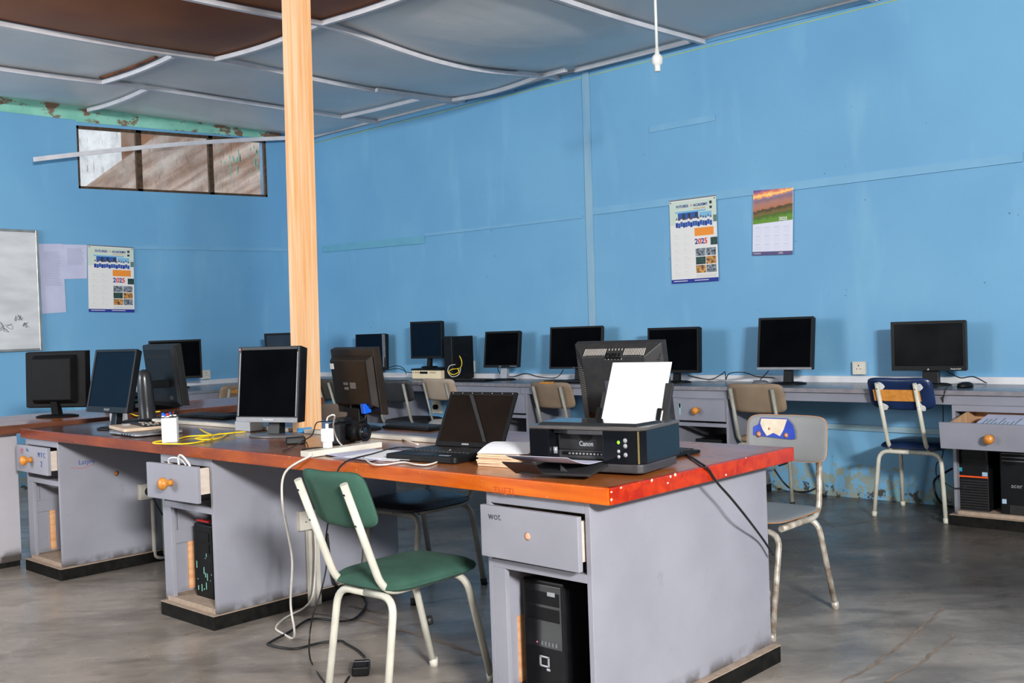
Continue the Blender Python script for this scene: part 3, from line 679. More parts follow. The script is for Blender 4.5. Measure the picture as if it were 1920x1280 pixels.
monitor('wide black monitor below the vertical wall strip', 6.24, 5.15, 1.019, -78, 7, .462, .33, ZD+.001, th=.035, body=BLK, bez=(.014, .014, .016), logo='LG', base=(.11, .08))
monitor('black monitor on the wall desk right of the standing white sheet', 6.20, 4.22, .991, -90, 3, .437, .326, ZD+.001, th=.045, body=BLK, base=(.11, .08), neck=.05)
monitor('square black monitor with silver lower strip between the two wall calendars and the socket', 6.20, 3.34, 1.026, -87, 8, .386, .347, ZD+.001, th=.045, body=BLK, strip=mat('dull_silver_strip', (120, 122, 128), (132, 134, 140), .5), bez=(.016, .016, .02), logo='', base=(.12, .10), neck=.06)
r, F = monitor('widescreen black monitor with smeared screen, rightmost of the wall row', 6.26, 2.43, .996, -87, .8, .44, .299, ZD+.001, th=.045, body=BLKS, screen=SCRD, bez=(.02, .02, .03), base=(.12, .08), neck=.10)
textmesh('Packard Bell', .012, WHT, r, F @ T(.13, -.0078, -.142) @ RX90, 'logo')
textmesh('A', .018, WHT, r, F @ T(-.006, -.0078, -.147) @ RX90, 'logo')
# silver neck piece and grey bezel of the corner monitor
MB().box(.165, .202, -.009, -.004, -.15, .165, T(0, 0, .247)).build('bezel_trim', GREYPL, [o for o in bpy.data.objects if o.get('label', '').startswith('black monitor with grey right')][0])

# ------------------------------------------------------------------ computers
def tower(label, loc, rz, w, h, d, group='black computer towers', mat_=BLK, front=BLKS, bays=2, name='computer_tower', fh=1.0):
    r = thing(name, label, 'computer', loc, rz, group)
    MB().box(-w/2, w/2, .02, d, .008, h).build('case', mat_, r, .003)
    MB().box(-w/2-.002, w/2+.002, 0, .022, .004, h*fh+.003).build('front_panel', front, r, .006)
    g = MB()
    for sx in (-1, 1): g.box(sx*(w/2-.03)-.012, sx*(w/2-.03)+.012, .03, .06, 0, .009); g.box(sx*(w/2-.03)-.012, sx*(w/2-.03)+.012, d-.06, d-.03, 0, .009)
    g.build('feet', RUBBER, r)
    for k in range(bays): MB().box(-w/2+.018, w/2-.018, -.0035, .001, h-.07-k*.048, h-.03-k*.048).build('drive_bay', mat_, r, .001)
    return r
t = tower('black tower under the near end of the desk, dusty, with silver round-cornered letter Q mark', (2.33, 2.085, .062), RZ, .165, .365, .40)
g = MB()                                         # squared Q mark, strokes
for a in ((-.022, .018, .060, .066), (-.022, .018, .088, .094), (-.022, -.015, .060, .094), (.011, .018, .060, .094), (.006, .020, .050, .058)): g.box(a[0], a[1], -.003, .0005, a[2]+.045, a[3]+.045)
g.build('logo', SILV, t, .002)
MB().box(-.078, .072, -.002, .0008, .165, .355).build('glossy_panel', mat('gloss_black_panel', (24, 24, 26), (30, 30, 32), .18), t, .001)
g = MB()
for k in range(5): g.box(-.01+k*.014, -.004+k*.014, -.003, .0, .172, .184)
g.build('front_ports', GREYPL, t)
g = MB().lathe([(.001, 0), (.003, 0), (.003, .001)], T(-.028, -.002, .178) @ RX90, 8); g.build('audio_port', flat('pink_port', (210, 110, 130)), t)
MB().box(.02, .05, -.0045, -.002, .325, .337).build('drive_mark', SILV, t)
cl = MB().pad(.24, .15, .03, .012, 3, 0, Matrix.Rotation(PI/2, 4, 'X')).build('cloth', mat('dusty_rag', (64, 60, 58), (86, 82, 78), .9, scale=14, bump=1), None)
cl.location = (2.48, 2.06, .455); tag(cl, 'crumpled dusty grey rag lying on top of the tower under the desk', 'cloth')
t = tower('narrow black tower flecked with teal paint inside the middle cabinet', (2.33, 4.04, .062), RZ, .14, .33, .36, bays=2)
MB().box(-.062, .05, .03, .17, .325, .345).build('top_tray', DKG, t, .004); MB().box(-.05, .05, .0, .02, .345, .350).build('red_bar', REDP, t)
g = MB()
for _ in range(14):
    x, z = random.uniform(-.06, .06), random.uniform(.02, .28); g.box(x, x+.004, -.001, .0005, z, z+random.choice((.004, .006, .02, .03)))
g.build('paint_flecks', GREENM, t)
g = MB()
for k in range(26): g.box(.0715, .0735, .03, .05, .03+k*.0055, .0325+k*.0055)
g.build('side_vents', GREYPL, t)
t = tower('black tower with orange stripe and ribbed lower front under the open drawer', (5.97, 2.09, .062), RZ, .165, .38, .4, bays=1)
MB().box(-.082, .082, -.004, .0, .205, .213).build('orange_stripe', ORG, t); g = MB()
for k in range(12): g.box(-.078, .078, -.006, .0, .02+k*.0148, .027+k*.0148)
g.build('front_ribs', DKG, t)
MB().box(-.078, -.056, -.003, .0, .235, .257).build('case_sticker', mat('blue_sticker', (40, 120, 190), (60, 170, 150)), t); MB().box(.052, .08, -.003, .0, .216, .238).build('case_badge', mat('pale_badge', (170, 200, 225)), t)
t = tower('glossy black tower at the right edge beside the orange-striped one', (5.96, 1.855, .062), RZ, .17, .41, .4, bays=2)
textmesh('acer', .034, SILV, t, T(-.03, -.002, .165) @ RX90, 'logo')
MB().box(-.078, -.056, -.003, .0, .075, .1).build('case_sticker', mat('pale_badge', (170, 200, 225)), t)
g = MB()
for k in range(4): g.box(-.075, .075, -.005, -.003, .31+k*.02, .312+k*.02)
g.build('front_ribs', SILV, t)
MB().box(-.04, .05, -.004, .0, .02, .07).build('lower_panel', DKG, t, .002)
t = tower('dark computer box in the cabinet with a wire frame around it, behind the printer', (5.99, 3.82, .062), RZ, .2, .33, .36, bays=1)
g = MB().tube(bent([(-.12, -.04, .06), (-.12, -.04, .36), (.09, -.04, .36), (.09, -.04, .06)], .03), .004, 6); o = g.build('wire_frame', SILV); o.location = (5.99, 3.84, 0); o.rotation_euler = (0, 0, RZ); tag(o, 'thin bent wire frame in front of the cabinet opening behind the printer', 'frame')
# black desktop case with ports, on the side desk
r = thing('desktop_computer', 'black flat computer case with ports, lying on the side desk between monitors', 'computer', (2.98, 5.97, ZL+.001), -.08)
MB().box(0, .33, 0, .36, 0, .095).build('case', BLK, r, .003)
g = MB()
for k in range(16): g.box(-.002, .001, .04+k*.018, .046+k*.018, .015, .08)
g.build('side_vents', DKG, r)
for k, x in enumerate((.04, .10, .16)): MB().box(x, x+.04, -.006, .001, .058, .072).build('port', mat('teal_port', (60, 130, 130)) if k != 1 else mat('bronze_port', (150, 110, 60)), r, .003)
MB().box(.045, .085, -.004, .001, .02, .045).build('socket_panel', SILV, r, .001)
g = MB().lathe([(.001, 0), (.05, 0), (.045, .008), (.001, .012)], T(.12, .12, .095)); g.build('top_boss', BLK, r)
# cream flat computer and black tower behind it
c0 = thing('desktop_computer', 'cream flat computer carrying a black monitor on the wall desk', 'computer', (6.13, 6.77, ZD+.0), RZ)
MB().box(-.185, .185, 0, .28, .012, .085).build('case', CREAM, c0, .003); MB().box(-.185, .185, 0, .28, 0, .012).build('base_tray', GREYPL, c0)
MB().box(-.19, .19, -.005, .28, .085, .10).build('top_cover', BLK, c0, .002)
MB().box(-.08, .02, -.002, .002, .055, .075).build('drive_slot', BLKS, c0); g = MB()
for x in (-.17, -.14, -.12, -.1, .05, .07, .09, .11): g.box(x, x+.008, -.002, .002, .062, .07)
g.build('buttons', BLKS, c0)
tower('black tower standing on the wall desk behind the raised square monitor', (6.16, 6.515, ZD+.001), RZ, .10, .375, .26, bays=1)

# ------------------------------------------------------------------ keyboards and mice
def keyboard(label, a, b, w=.15, z=ZT, m=BLK, group='black computer keyboards', k=True, cat='keyboard', l=None):
    a, b = Vector(a), Vector(b); d = b-a; L = l or d.length; ang = math.atan2(d.y, d.x)
    r = thing('keyboard', label, cat, (a.x, a.y, z+.001), ang, group)
    MB().prism([(0, 0), (L, 0), (L, w), (0, w)], 0, .012).build('tray', m, r, .004)
    g = MB(); nx = max(8, int(L/.021))
    for j in range(6):
        for i in range(nx):
            x = .012+(L-.024)*i/nx; y = .012+(w-.028)*j/6
            g.box(x, x+(L-.024)/nx*.82, y, y+(w-.028)/6*.8, .012, .018)
    g.build('keys', DKG, r)
    return r
keyboard('black keyboard lying at the far side of the long desk left of the square monitor', (3.02, 5.45), (3.02, 4.98), .16)
keyboard('black keyboard in front of the blue-plug monitor on the long desk', (3.08, 3.72), (3.08, 3.40), .14)
keyboard('black keyboard right of the printer at the corner of the long desk', (2.83, 2.26), (2.83, 1.93), .15)
keyboard('black keyboard on the wall desk left of the small square monitor', (6.02, 6.36), (6.02, 5.95), .14, ZD)
keyboard('thin black keyboard on the wall desk below the wide monitor', (6.0, 5.30), (6.0, 4.9), .13, ZD)
keyboard('black keyboard on the wall desk just right of the standing sheet', (6.0, 4.55), (6.0, 4.18), .13, ZD)
keyboard('black keyboard on the wall desk in front of the smeared widescreen', (5.99, 2.62), (5.99, 2.32), .12, ZD)
def mouse(label, x, y, rz, m, z=ZD):
    o = MB().lathe([(.001, 0), (1, 0), (1.02, .35), (.85, .75), (.5, .96), (.001, 1)], Matrix.Diagonal((.033, .055, .034, 1)), 20).build('shell', m)
    r = thing('computer_mouse', label, 'mouse', (x, y, z+.001), rz, 'computer mice'); o.parent = r
    MB().box(-.0015, .0015, .0, .05, .026, .034).build('scroll_wheel', GREYPL, r); return r
mouse('silver-grey computer mouse on the wall desk left of the silver-strip monitor', 6.08, 3.46, .3, mat('silver_mouse', (90, 94, 102)))
mouse('black computer mouse on the wall desk at far right', 6.12, 2.17, 1.2, BLK)

# ------------------------------------------------------------------ timber post
r = thing('timber_post', 'tall raw pine post standing on the long desk and propping the ceiling', 'post', (2.842, 3.965, ZT+.001))
MB().box(-.064, .064, -.024, .024, 0, cz(2.88, 3.96)-ZT-.006).build('post', PINE, r, .002); r.rotation_euler = (0, .014, 0)
o = MB().box(-.075, .0, -.034, -.025, 0, .02).build('blue_tape', mat('blue_tape', (60, 140, 200), (70, 150, 210)), r)

# ------------------------------------------------------------------ chairs (local +Y is the way the sitter faces)
def chair(label, x, y, deg, seatm, backm, tube, fw=.36, tw=.32, uw=.30, sw=.37, sd=.40, sh=.43, bt=.775, bh=.20, bw=.38, lean=.13, ff=.25, fr_=.25, sth=.04, bth=.03, ply=False, foot=RUBBER, curv=.02, back_front=True, group='tubular steel chairs', tr=.0125):
    r = thing('tube_chair', label, 'chair', (x, y, 0), math.radians(deg), group); zs = sh-sth-.012
    for sy, yf, yt in ((1, ff, sd*.34), (-1, -fr_, -sd*.42)):
        for sx in (-1, 1):
            p = bent([(sx*fw/2, yf, .002), (sx*tw/2, yt, zs), (0, yt, zs)], .06, 6)
            l = MB().tube(p, tr, 10).build('leg', tube, r)
            MB().cyl((sx*fw/2, yf, 0), (sx*fw/2-sx*.002, yf-sy*.004, .03), tr+.003, seg=10).build('foot_cap', foot, l)
    yb = -sd*.42
    for sx in (-1, 1):
        p = bent([(sx*uw/2, sd*.30, zs+.012), (sx*uw/2, yb-.02, zs+.012), (sx*uw/2, yb-lean, bt-.035)], .07, 7)
        MB().tube(p, tr, 10).build('back_post', tube, r)
    th = sth if not ply else .014
    s_ = MB().pad(sw, sd, th, .014 if not ply else .001, 4.5, 0, T(0, 0, sh-th/2) @ Matrix.Rotation(-PI/2, 4, 'X')).build('seat', seatm, r)
    if ply: MB().pad(sw+.002, sd+.002, th*.7, 0, 4.5, 0, T(0, 0, sh-th/2) @ Matrix.Rotation(-PI/2, 4, 'X')).build('seat_edge', PLYEDGE, r)
    a = math.atan2(lean, bt-zs); zc = bt-bh/2; yc = yb-lean*(zc-zs)/(bt-.035-zs)
    Mb = T(0, yc+tr+bth/2+.002, zc) @ Matrix.Rotation(a, 4, 'X')
    b_ = MB().pad(bw, bh, bth, .0, 6, curv, Mb).build('backrest', backm, r)
    for sx in (-1, 1):
        for zz in (.25, -.3): MB().cyl(Mb @ Vector((sx*uw/2, -tr*2-bth/2, bh*zz)), Mb @ Vector((sx*uw/2, -tr*2-bth/2-.002, bh*zz)), .004, seg=8).build('screw', RUBBER, r)
    return r, Mb
G = 'tubular steel chairs'
c, Mb = chair('green cloth chair with cream tube frame in front of the long desk', 2.235, 2.60, -87, GREENFAB, GREENFAB, TUBEW, fw=.275, tw=.26, uw=.215, sw=.335, sd=.43, bt=.785, bh=.195, bw=.285, lean=.165, ff=.25, fr_=.24, bth=.032, foot=TUBEW)
MB().cyl((-.137, .236, .155), (-.137, .230, .18), .0135, seg=10).build('tape_band', DKG, c)
c, Mb = chair('black-seated chair with grey back pushed under the far side of the long desk', 3.18, 3.605, 90, NAVYDK, GREYCH, TUBEG, fw=.36, tw=.34, uw=.30, sw=.38, sd=.42, bt=.765, bh=.2, bw=.38, ff=.20, fr_=.24)
c, Mb = chair('grey plywood chair with torn blue sticker at the near right corner of the long desk', 3.70, 2.10, 91, GREYCH, GREYCH, TUBER, fw=.31, tw=.265, uw=.26, sw=.33, sd=.42, sh=.43, bt=.795, bh=.19, bw=.36, lean=.05, ff=.27, fr_=.27, bth=.012, ply=True, curv=.012, tr=.0125, foot=TUBER)
STK = mat('blue_sticker_paper', (14, 46, 150), (22, 62, 172), .5, scale=20)
MS = Mb @ T(.055, .0145, .04) @ Matrix.Rotation(PI, 4, 'Z') @ RX90
MB().prism([(-.095, -.035), (.07, -.045), (.098, -.043), (.095, -.01), (.085, .015), (.06, .04), (-.06, .04), (-.07, .012), (-.095, .0)], .0, .001, MS).build('torn_sticker', STK, c)
MB().prism([(-.05, -.01), (-.03, -.036), (0, -.022), (.03, -.034), (.045, -.008), (.06, .036), (-.058, .036), (-.062, .015)], .001, .0016, MS).build('torn_paper', mat('torn_cream_paper', (206, 190, 168), (218, 206, 188), .8, scale=30), c)
for a_, b_ in (((-.07, -.03), .014), ((.055, -.03), .012), ((-.02, -.005), .008)): MB().lathe([(.001, 0), (b_, 0), (.001, .0008)], MS @ T(a_[0], a_[1], .0014), 7).build('worn_spot', mat('brown_tear', (180, 120, 96), (190, 140, 116)), c)
MB().pad(.362, .192, .008, 0, 6, .012, Mb).build('back_edge', PLYEDGE, c)
c, Mb = chair('tan vinyl chair half behind the grey stickered chair', 6.16, 3.41, -90, BROWNFAB, BROWNFAB, TUBEG, fw=.42, tw=.38, uw=.30, sw=.40, sd=.42, bt=.785, bh=.2, bw=.41, lean=.12, ff=.25, fr_=.19)
c, Mb = chair('navy blue chair with torn back showing orange foam', 6.13, 2.44, -90, NAVYFAB, NAVYFAB, TUBEW, fw=.42, tw=.36, uw=.22, sw=.38, sd=.40, sh=.44, bt=.835, bh=.20, bw=.38, lean=.17, ff=.22, fr_=.2, foot=TUBEW)
MB().box(-.145, .125, -.021, -.016, -.035, .035, Mb).build('torn_foam', FOAM, c)
for sx in (-1, 1):
    for dz, hh in ((.055, .045), (-.075, .05)):
        pl = [(random.uniform(.5, 1.2)*.026*math.cos(a), random.uniform(.5, 1.1)*hh/1.6*math.sin(a)) for a in [2*PI*k/11 for k in range(11)]]
        MB().prism(pl, 0, .002, Mb @ T(sx*.11+.01, -.018, dz) @ RX90).build('torn_patch', TEAR, c)
c, Mb = chair('tan-backed chair with worn orange top edge behind the printer side', 6.16, 5.14, -90, BROWNFAB, BROWNFAB, TUBEG, fw=.42, tw=.38, uw=.27, sw=.40, sd=.42, bt=.775, bh=.21, bw=.41, lean=.12, ff=.25, fr_=.19)
MB().box(-.08, .05, -.012, .008, .098, .108, Mb).build('worn_edge', FOAM, c)
c, Mb = chair('pale tan chair with slim rusty back posts in front of the cream computer', 6.16, 6.38, -90, BROWNFAB, mat('pale_tan_vinyl', (150, 134, 118), (166, 150, 134), .6, scale=6, detail=5), TUBEG, fw=.42, tw=.38, uw=.27, sw=.38, sd=.42, bt=.79, bh=.19, bw=.40, lean=.12, ff=.25, fr_=.19, tr=.009)
c, Mb = chair('black chair with chipped frame between the blue-plug monitor and the tan chair', 6.02, 6.84, -78, BLACKFAB, BLACKFAB, TUBEG, fw=.42, tw=.38, uw=.30, sw=.42, sd=.46, bt=.785, bh=.20, bw=.40, lean=.13, ff=.23, fr_=.2)
c, Mb = chair('dark brown-backed chair near the room corner beside the timber post', 6.03, 7.72, -90, BLACKFAB, mat('dark_olive_vinyl', (56, 52, 46), (68, 62, 54), .6, scale=6), TUBEG, fw=.26, tw=.26, uw=.16, sw=.28, sd=.42, bt=.785, bh=.20, bw=.25, lean=.13, ff=.23, fr_=.2)
c, Mb = chair('light brown wooden-backed chair on the far side of the long desk behind the post', 3.48, 4.82, 90, BROWNFAB, mat('light_brown_ply', (132, 112, 94), (146, 126, 106), .5, scale=4), TUBEG, fw=.36, tw=.33, uw=.3, sw=.37, sd=.38, bt=.79, bh=.2, bw=.40, lean=.06, ff=.2, fr_=.2, bth=.012, ply=True)
c, Mb = chair('tan chair with a ripped back before the left-wall desk', 4.92, 8.03, 0, BROWNFAB, BROWNFAB, TUBEG, fw=.40, tw=.36, uw=.30, sw=.40, sd=.40, bt=.79, bh=.2, bw=.42, lean=.12, ff=.22, fr_=.2)
MB().prism([(-.15, .0), (-.05, -.012), (.04, .0), (.09, .04), (-.02, .03), (-.12, .02)], 0, .002, Mb @ T(0, -.018, .04) @ RX90).build('rip', FOAM, c)
c, Mb = chair('grey-backed chair at the wall desk hidden mostly by the big slotted monitor', 6.14, 4.50, -90, GREYCH, GREYCH, TUBEG, fw=.40, tw=.36, uw=.3, sw=.38, sd=.40, bt=.80, bh=.2, bw=.36, lean=.14, ff=.25, fr_=.19, bth=.012, ply=True)

# ------------------------------------------------------------------ printer
PG = mat('printer_gloss', (10, 13, 18), (14, 18, 24), .12, scale=6, spec=.5)
PM = mat('printer_grey', (52, 52, 56), (60, 60, 64), .4, scale=20)
PT = mat('printer_lid', (74, 72, 72), (92, 88, 86), .3, scale=6)
pr = thing('printer', 'black inkjet printer with a sheet standing in its feeder, on the desk corner', 'printer', (2.407, 1.972, ZT+.001), math.radians(-80)); pr.scale = (.88, .88, 1)
def rr(x0, x1, y0, y1, r, n=5):
    o = []
    for cx, cy, a0 in ((x1-r, y1-r, 0), (x0+r, y1-r, PI/2), (x0+r, y0+r, PI), (x1-r, y0+r, 1.5*PI)):
        for k in range(n+1): a = a0+PI/2*k/n; o.append((cx+r*math.cos(a), cy+r*math.sin(a)))
    return o
MB().prism(rr(-.222, .222, .002, .292, .03), .008, .034).build('lower_body', PM, pr, .004)
# body shell with a recess in the middle front
sh = MB().prism([(-.225, .02), (-.215, 0), (-.135, 0), (-.135, .07), (.075, .07), (.075, 0), (.165, 0), (.20, .008), (.222, .035), (.227, .29), (-.225, .29)], .034, .132)
sh.build('housing', PG, pr, .003)
MB().box(-.134, .074, .066, .071, .036, .13).build('front_recess', PM, pr)
MB().prism([(-.227, .022), (-.213, -.004), (.168, -.004), (.204, .006), (.227, .036), (.229, .292), (-.228, .292)], .132, .142).build('top_rim', PT, pr, .003)
MB().hexa([(-.20, .03, .142), (.19, .03, .142), (.21, .20, .142), (-.21, .20, .142), (-.19, .045, .150), (.18, .045, .150), (.20, .19, .150), (-.20, .19, .150)]).build('scanner_lid', mat('lid_gloss', (30, 32, 36), (40, 42, 46), .1), pr, .003)
MB().prism([(-.10, .03), (-.06, .0), (.04, .0), (.075, .0), (.075, .066), (-.134, .066), (-.134, .03)], .118, .131).build('front_lip', PM, pr, .002)
MB().hexa([(-.13, .058, .065), (.07, .058, .065), (.07, .066, .065), (-.13, .066, .065), (-.13, .052, .115), (.07, .052, .115), (.07, .066, .115), (-.13, .066, .115)]).build('cover_flap', DKG, pr, .002)
MB().prism([(-.045, .0), (-.03, -.018), (-.005, -.018), (.01, 0)], 0, .002, T(0, .052, .113) @ RX90).build('finger_notch', BLK, pr)
g = MB().box(-.115, .07, .058, .066, .05, .058); g.build('paper_slot', BLK, pr)
g = MB()
for k in range(11): g.box(-.09+k*.014, -.083+k*.014, .056, .059, .051, .056)
g.build('slot_rollers', SILV, pr)
textmesh('Canon', .021, SILV, pr, T(-.045, .0525, .078) @ RX90, 'logo', bold=.0006)
# output tray, hanging forward, with its raised end flap
MB().hexa([(-.16, -.16, .012), (.10, -.14, .012), (.09, .06, .03), (-.135, .06, .03), (-.16, -.16, .02), (.10, -.14, .02), (.09, .06, .04), (-.135, .06, .04)]).build('output_tray', DKG, pr, .002)
MB().hexa([(-.19, -.215, .05), (-.06, -.215, .05), (-.07, -.15, .012), (-.18, -.15, .012), (-.19, -.22, .056), (-.06, -.22, .056), (-.07, -.155, .02), (-.18, -.155, .02)]).build('tray_flap', DKG, pr, .002)
MB().prism([(0, 0), (.03, 0), (.0, .022)], 0, .003, T(-.02, -.12, .02) @ RX90).build('paper_stop', PM, pr)
g = MB().cyl((-.128, .03, .055), (-.128, .03, .075), .008).build('lever', SILV, pr)
# control strip on the glossy right front corner
for k, (x, z) in enumerate(((.135, .098), (.135, .072), (.135, .056), (.16, .104), (.16, .088), (.16, .062))): MB().lathe([(.001, 0), (.006 if x < .15 else .008, 0), (.005, .002), (.001, .003)], T(x, .0, z) @ RX90, 12).build('button', SILV if k else mat('green_lamp_button', (150, 220, 40)), pr)
MB().box(.2035, .2065, .004, .012, .036, .131).build('gold_line', mat('gold_line', (150, 130, 84), (164, 144, 96), .3, metal=.5), pr)
Mf = T(.04, .262, .14) @ Matrix.Rotation(-.48, 4, 'X')
MB().box(-.125, .125, .004, .010, 0, .10, Mf).box(.125, .155, .0, .012, .0, .13, Mf).build('paper_support', DKG, pr, .002)
MB().box(-.13, -.115, -.008, .01, 0, .04, Mf).build('paper_guide', BLK, pr); MB().box(.113, .128, -.008, .01, 0, .04, Mf).build('paper_guide', BLK, pr)
sh = MB().box(-.105, .105, -.003, -.0015, -.02, .200, T(.012, 0, 0)).build('paper_sheet', mat('bright_paper', (248, 248, 250), (250, 250, 252), .8))
sh.matrix_world = T(2.407, 1.972, ZT+.001) @ Matrix.Rotation(math.radians(-80), 4, 'Z') @ T(-.005, -.03, 0) @ Mf; tag(sh, 'blank bright white sheet standing up in the printer feeder', 'paper')
sh = MB()
n = 10
for i in range(n):
    y0_, y1_ = -.2+.25*i/n, -.2+.25*(i+1)/n
    f = lambda y: .048+.035*max(0, (-y-.06)/.14)**1.5-.006*(y > 0)
    sh.hexa([(-.15, y0_, f(y0_)), (.06, y0_, f(y0_)), (.06, y1_, f(y1_)), (-.15, y1_, f(y1_)), (-.15, y0_, f(y0_)+.0012), (.06, y0_, f(y0_)+.0012), (.06, y1_, f(y1_)+.0012), (-.15, y1_, f(y1_)+.0012)])
o = sh.build('paper_sheet', PAPERG); o.location = (2.407, 1.972, ZT+.001-.008); o.rotation_euler = (0, 0, math.radians(-80)); tag(o, 'white sheet curling up on the printer output tray', 'paper')

# ------------------------------------------------------------------ open laptop
lp = thing('laptop', 'open black laptop with a reflection bar slanting across its screen', 'laptop', (2.345, 2.655, ZT+.001), math.radians(-83))
MB().prism(rr(-.150, .170, 0, .275, .02), 0, .022).build('base', BLK, lp, .004)
g = MB()
for j in range(6):
    for i in range(16): g.box(-.130+i*.0175, -.116+i*.0175, .105+j*.0185, .12+j*.0185, .022, .0255)
g.build('keys', mat('laptop_keys', (26, 26, 28), (40, 40, 42), .4), lp)
MB().box(-.05, .04, .02, .075, .022, .0226).build('touchpad', DKG, lp, .001); MB().box(.075, .10, .03, .04, .022, .0228).box(.10, .12, .028, .042, .022, .0228).build('palm_sticker', SILV, lp)
Ml = T(0, .272, .022) @ Matrix.Rotation(-.50, 4, 'X')
MB().box(-.145, .165, 0, .008, 0, .215, Ml).build('lid', BLKS, lp, .003)
MB().box(-.133, .153, -.0015, .001, .016, .203, Ml).build('screen', mat('laptop_screen', (16, 12, 10), (22, 17, 14), .25, spec=.2), lp)
g = MB()
for a in ((-.145, -.133, 0, .215), (.153, .165, 0, .215), (-.133, .153, 0, .016), (-.133, .153, .203, .215)): g.box(a[0], a[1], -.003, .0, a[2], a[3], Ml)
g.build('bezel', BLKS, lp, .001)
MB().hexa([Ml @ Vector(p) for p in ((.075, -.006, .018), (.09, -.006, .018), (.09, -.002, .018), (.075, -.002, .018), (-.05, -.006, .203), (-.032, -.006, .203), (-.032, -.002, .203), (-.05, -.002, .203))]).build('screen_reflection_bar', DKG, lp, .001)  # raised grey bar shapes the slanting reflection on the screen
MB().box(-.02, .012, -.004, -.002, .004, .010, Ml).build('logo_badge', SILV, lp)
for k in range(7):
    MB().cyl(Ml @ Vector((-.13+k*.046, -.003, .209)), Ml @ Vector((-.13+k*.046, -.0045, .209)), .002, seg=8).build('screw', SILV, lp)

# ------------------------------------------------------------------ papers, envelopes
for i in range(7):
    o = MB().box(-.10, .10, -.072, .072, 0, .0052).build('envelope', KRAFT, None, .001); o.location = (2.485+random.uniform(-.006, .006), 2.335+random.uniform(-.006, .006), ZT+.001+i*.0056); o.rotation_euler = (0, 0, .1+random.uniform(-.06, .06))
    tag(o, 'tan envelope in the neat stack beside the printer, %s' % ('lowest of all', 'second from the bottom', 'third from the bottom', 'in the middle of the stack', 'third from the top', 'second from the top', 'topmost of all')[i], 'envelope', 'envelopes stacked beside the printer')
sh = MB()
for i in range(8):
    f = lambda t: .0+.022*math.sin(t*PI*.9)
    a, b = i/8, (i+1)/8
    sh.hexa([(-.11+.22*a, -.09, f(a)), (-.11+.22*b, -.09, f(b)), (-.11+.22*b, .09, f(b)), (-.11+.22*a, .09, f(a)), (-.11+.22*a, -.09, f(a)+.0012), (-.11+.22*b, -.09, f(b)+.0012), (-.11+.22*b, .09, f(b)+.0012), (-.11+.22*a, .09, f(a)+.0012)])
o = sh.build('paper_sheet', PAPER); o.location = (2.51, 2.345, ZT+.042); o.rotation_euler = (0, 0, .35); tag(o, 'curled white sheet on top of the envelope stack', 'paper')
for i, (dx, dy, rz) in enumerate(((0, 0, .12), (.01, -.02, .02), (-.01, .05, -.1), (.015, -.05, .2))):
    o = MB().box(-.105, .105, -.148, .148, 0, .0012).build('paper_sheet', PAPER if i % 2 else PAPERG); o.location = (2.40+dx, 2.90+dy, ZT+.001+i*.0016); o.rotation_euler = (0, 0, rz)
    tag(o, ('undermost white sheet of the loose spread left of the open laptop', 'second loose white sheet from below, left of the open laptop', 'third loose white sheet, sticking out towards the power strip', 'top white sheet of the loose spread beside the open laptop')[i], 'paper', 'loose sheets on the long desk')

# power strip, charger, camera and small things by the post
ps = thing('power_strip', 'white power strip lying across the long desk edge beside loose papers', 'power strip', (2.232, 3.135, ZT+.001))
MB().box(0, .34, -.03, .03, 0, .03).build('body', OFFW, ps, .004); ps.scale.z = .75
g = MB()
for k in range(4): g.box(.05+k*.075, .054+k*.075, -.012, .012, .03, .0306); g.box(.066+k*.075, .07+k*.075, -.012, .012, .03, .0306)
g.build('outlets', DKG, ps)
ch = thing('phone_charger', 'white plug charger standing in the power strip', 'charger', (2.335, 3.135, ZT+.0245))
MB().box(-.012, .012, -.014, .014, 0, .022).build('plug_body', WHT, ch, .002); MB().box(-.018, .018, -.018, .018, .022, .072).build('block', mat('bright_white_plastic', (244, 244, 244), (250, 250, 250), .35), ch, .005)
MB().cyl((0, 0, .072), (0, 0, .09), .006).build('usb_plug', WHT, ch)
cpts = [(2.335, 3.135, ZT+.125), (2.335, 3.125, ZT+.14), (2.345, 3.10, ZT+.145)]+[tuple(at(*p, z=zz)) for p, zz in (((625, 800), ZT+.09), ((632, 823), ZT+.03), ((645, 837), ZT+.01), ((663, 839), ZT+.007), ((686, 823), ZT+.007), ((709, 814), ZT+.007), ((732, 816), ZT+.007), ((755, 823), ZT+.007), ((784, 833), ZT+.007))]
cable('charger_cable', cpts, .003, CABLEW, 'white charger cable looping from the plug charger over the desk')
cable('usb_cable', [tuple(at(*p, z=ZT+.006)) for p in ((681, 857), (697, 869), (720, 871), (755, 866), (778, 870), (801, 871), (823, 864))]+[tuple(at(838, 850, z=ZT+.02)), tuple(at(845, 843, z=ZT+.026))], .003, CABLEW, 'white cable ending on the open laptop, curving along the front edge')
cable('laptop_power_cable', [tuple(at(778, 839, z=ZT+.007)), tuple(at(743, 839, z=ZT+.007)), tuple(at(697, 851, z=ZT+.009)), tuple(at(658, 861, z=ZT+.009)), tuple(at(640, 872, z=ZT+.006)), tuple(at(633, 884, x=2.216)), tuple(at(630, 900, x=2.214)), tuple(at(612, 1000, x=2.24)), tuple(at(612, 1060, x=2.25)), tuple(at(600, 1115, x=2.22)), tuple(at(587, 1152, x=2.18)), tuple(at(580, 1199, x=2.12)), tuple(at(583, 1239, z=.006)), tuple(at(609, 1279, z=.006)), tuple(at(640, 1300, z=.006))], .003, CABLE, 'thin dark cable running over the loose papers and down to the floor')
ca = thing('photo_camera', 'black camera with zoom lens lying on the desk right of the post', 'camera', (2.60, 3.355, ZT+.001), .25)
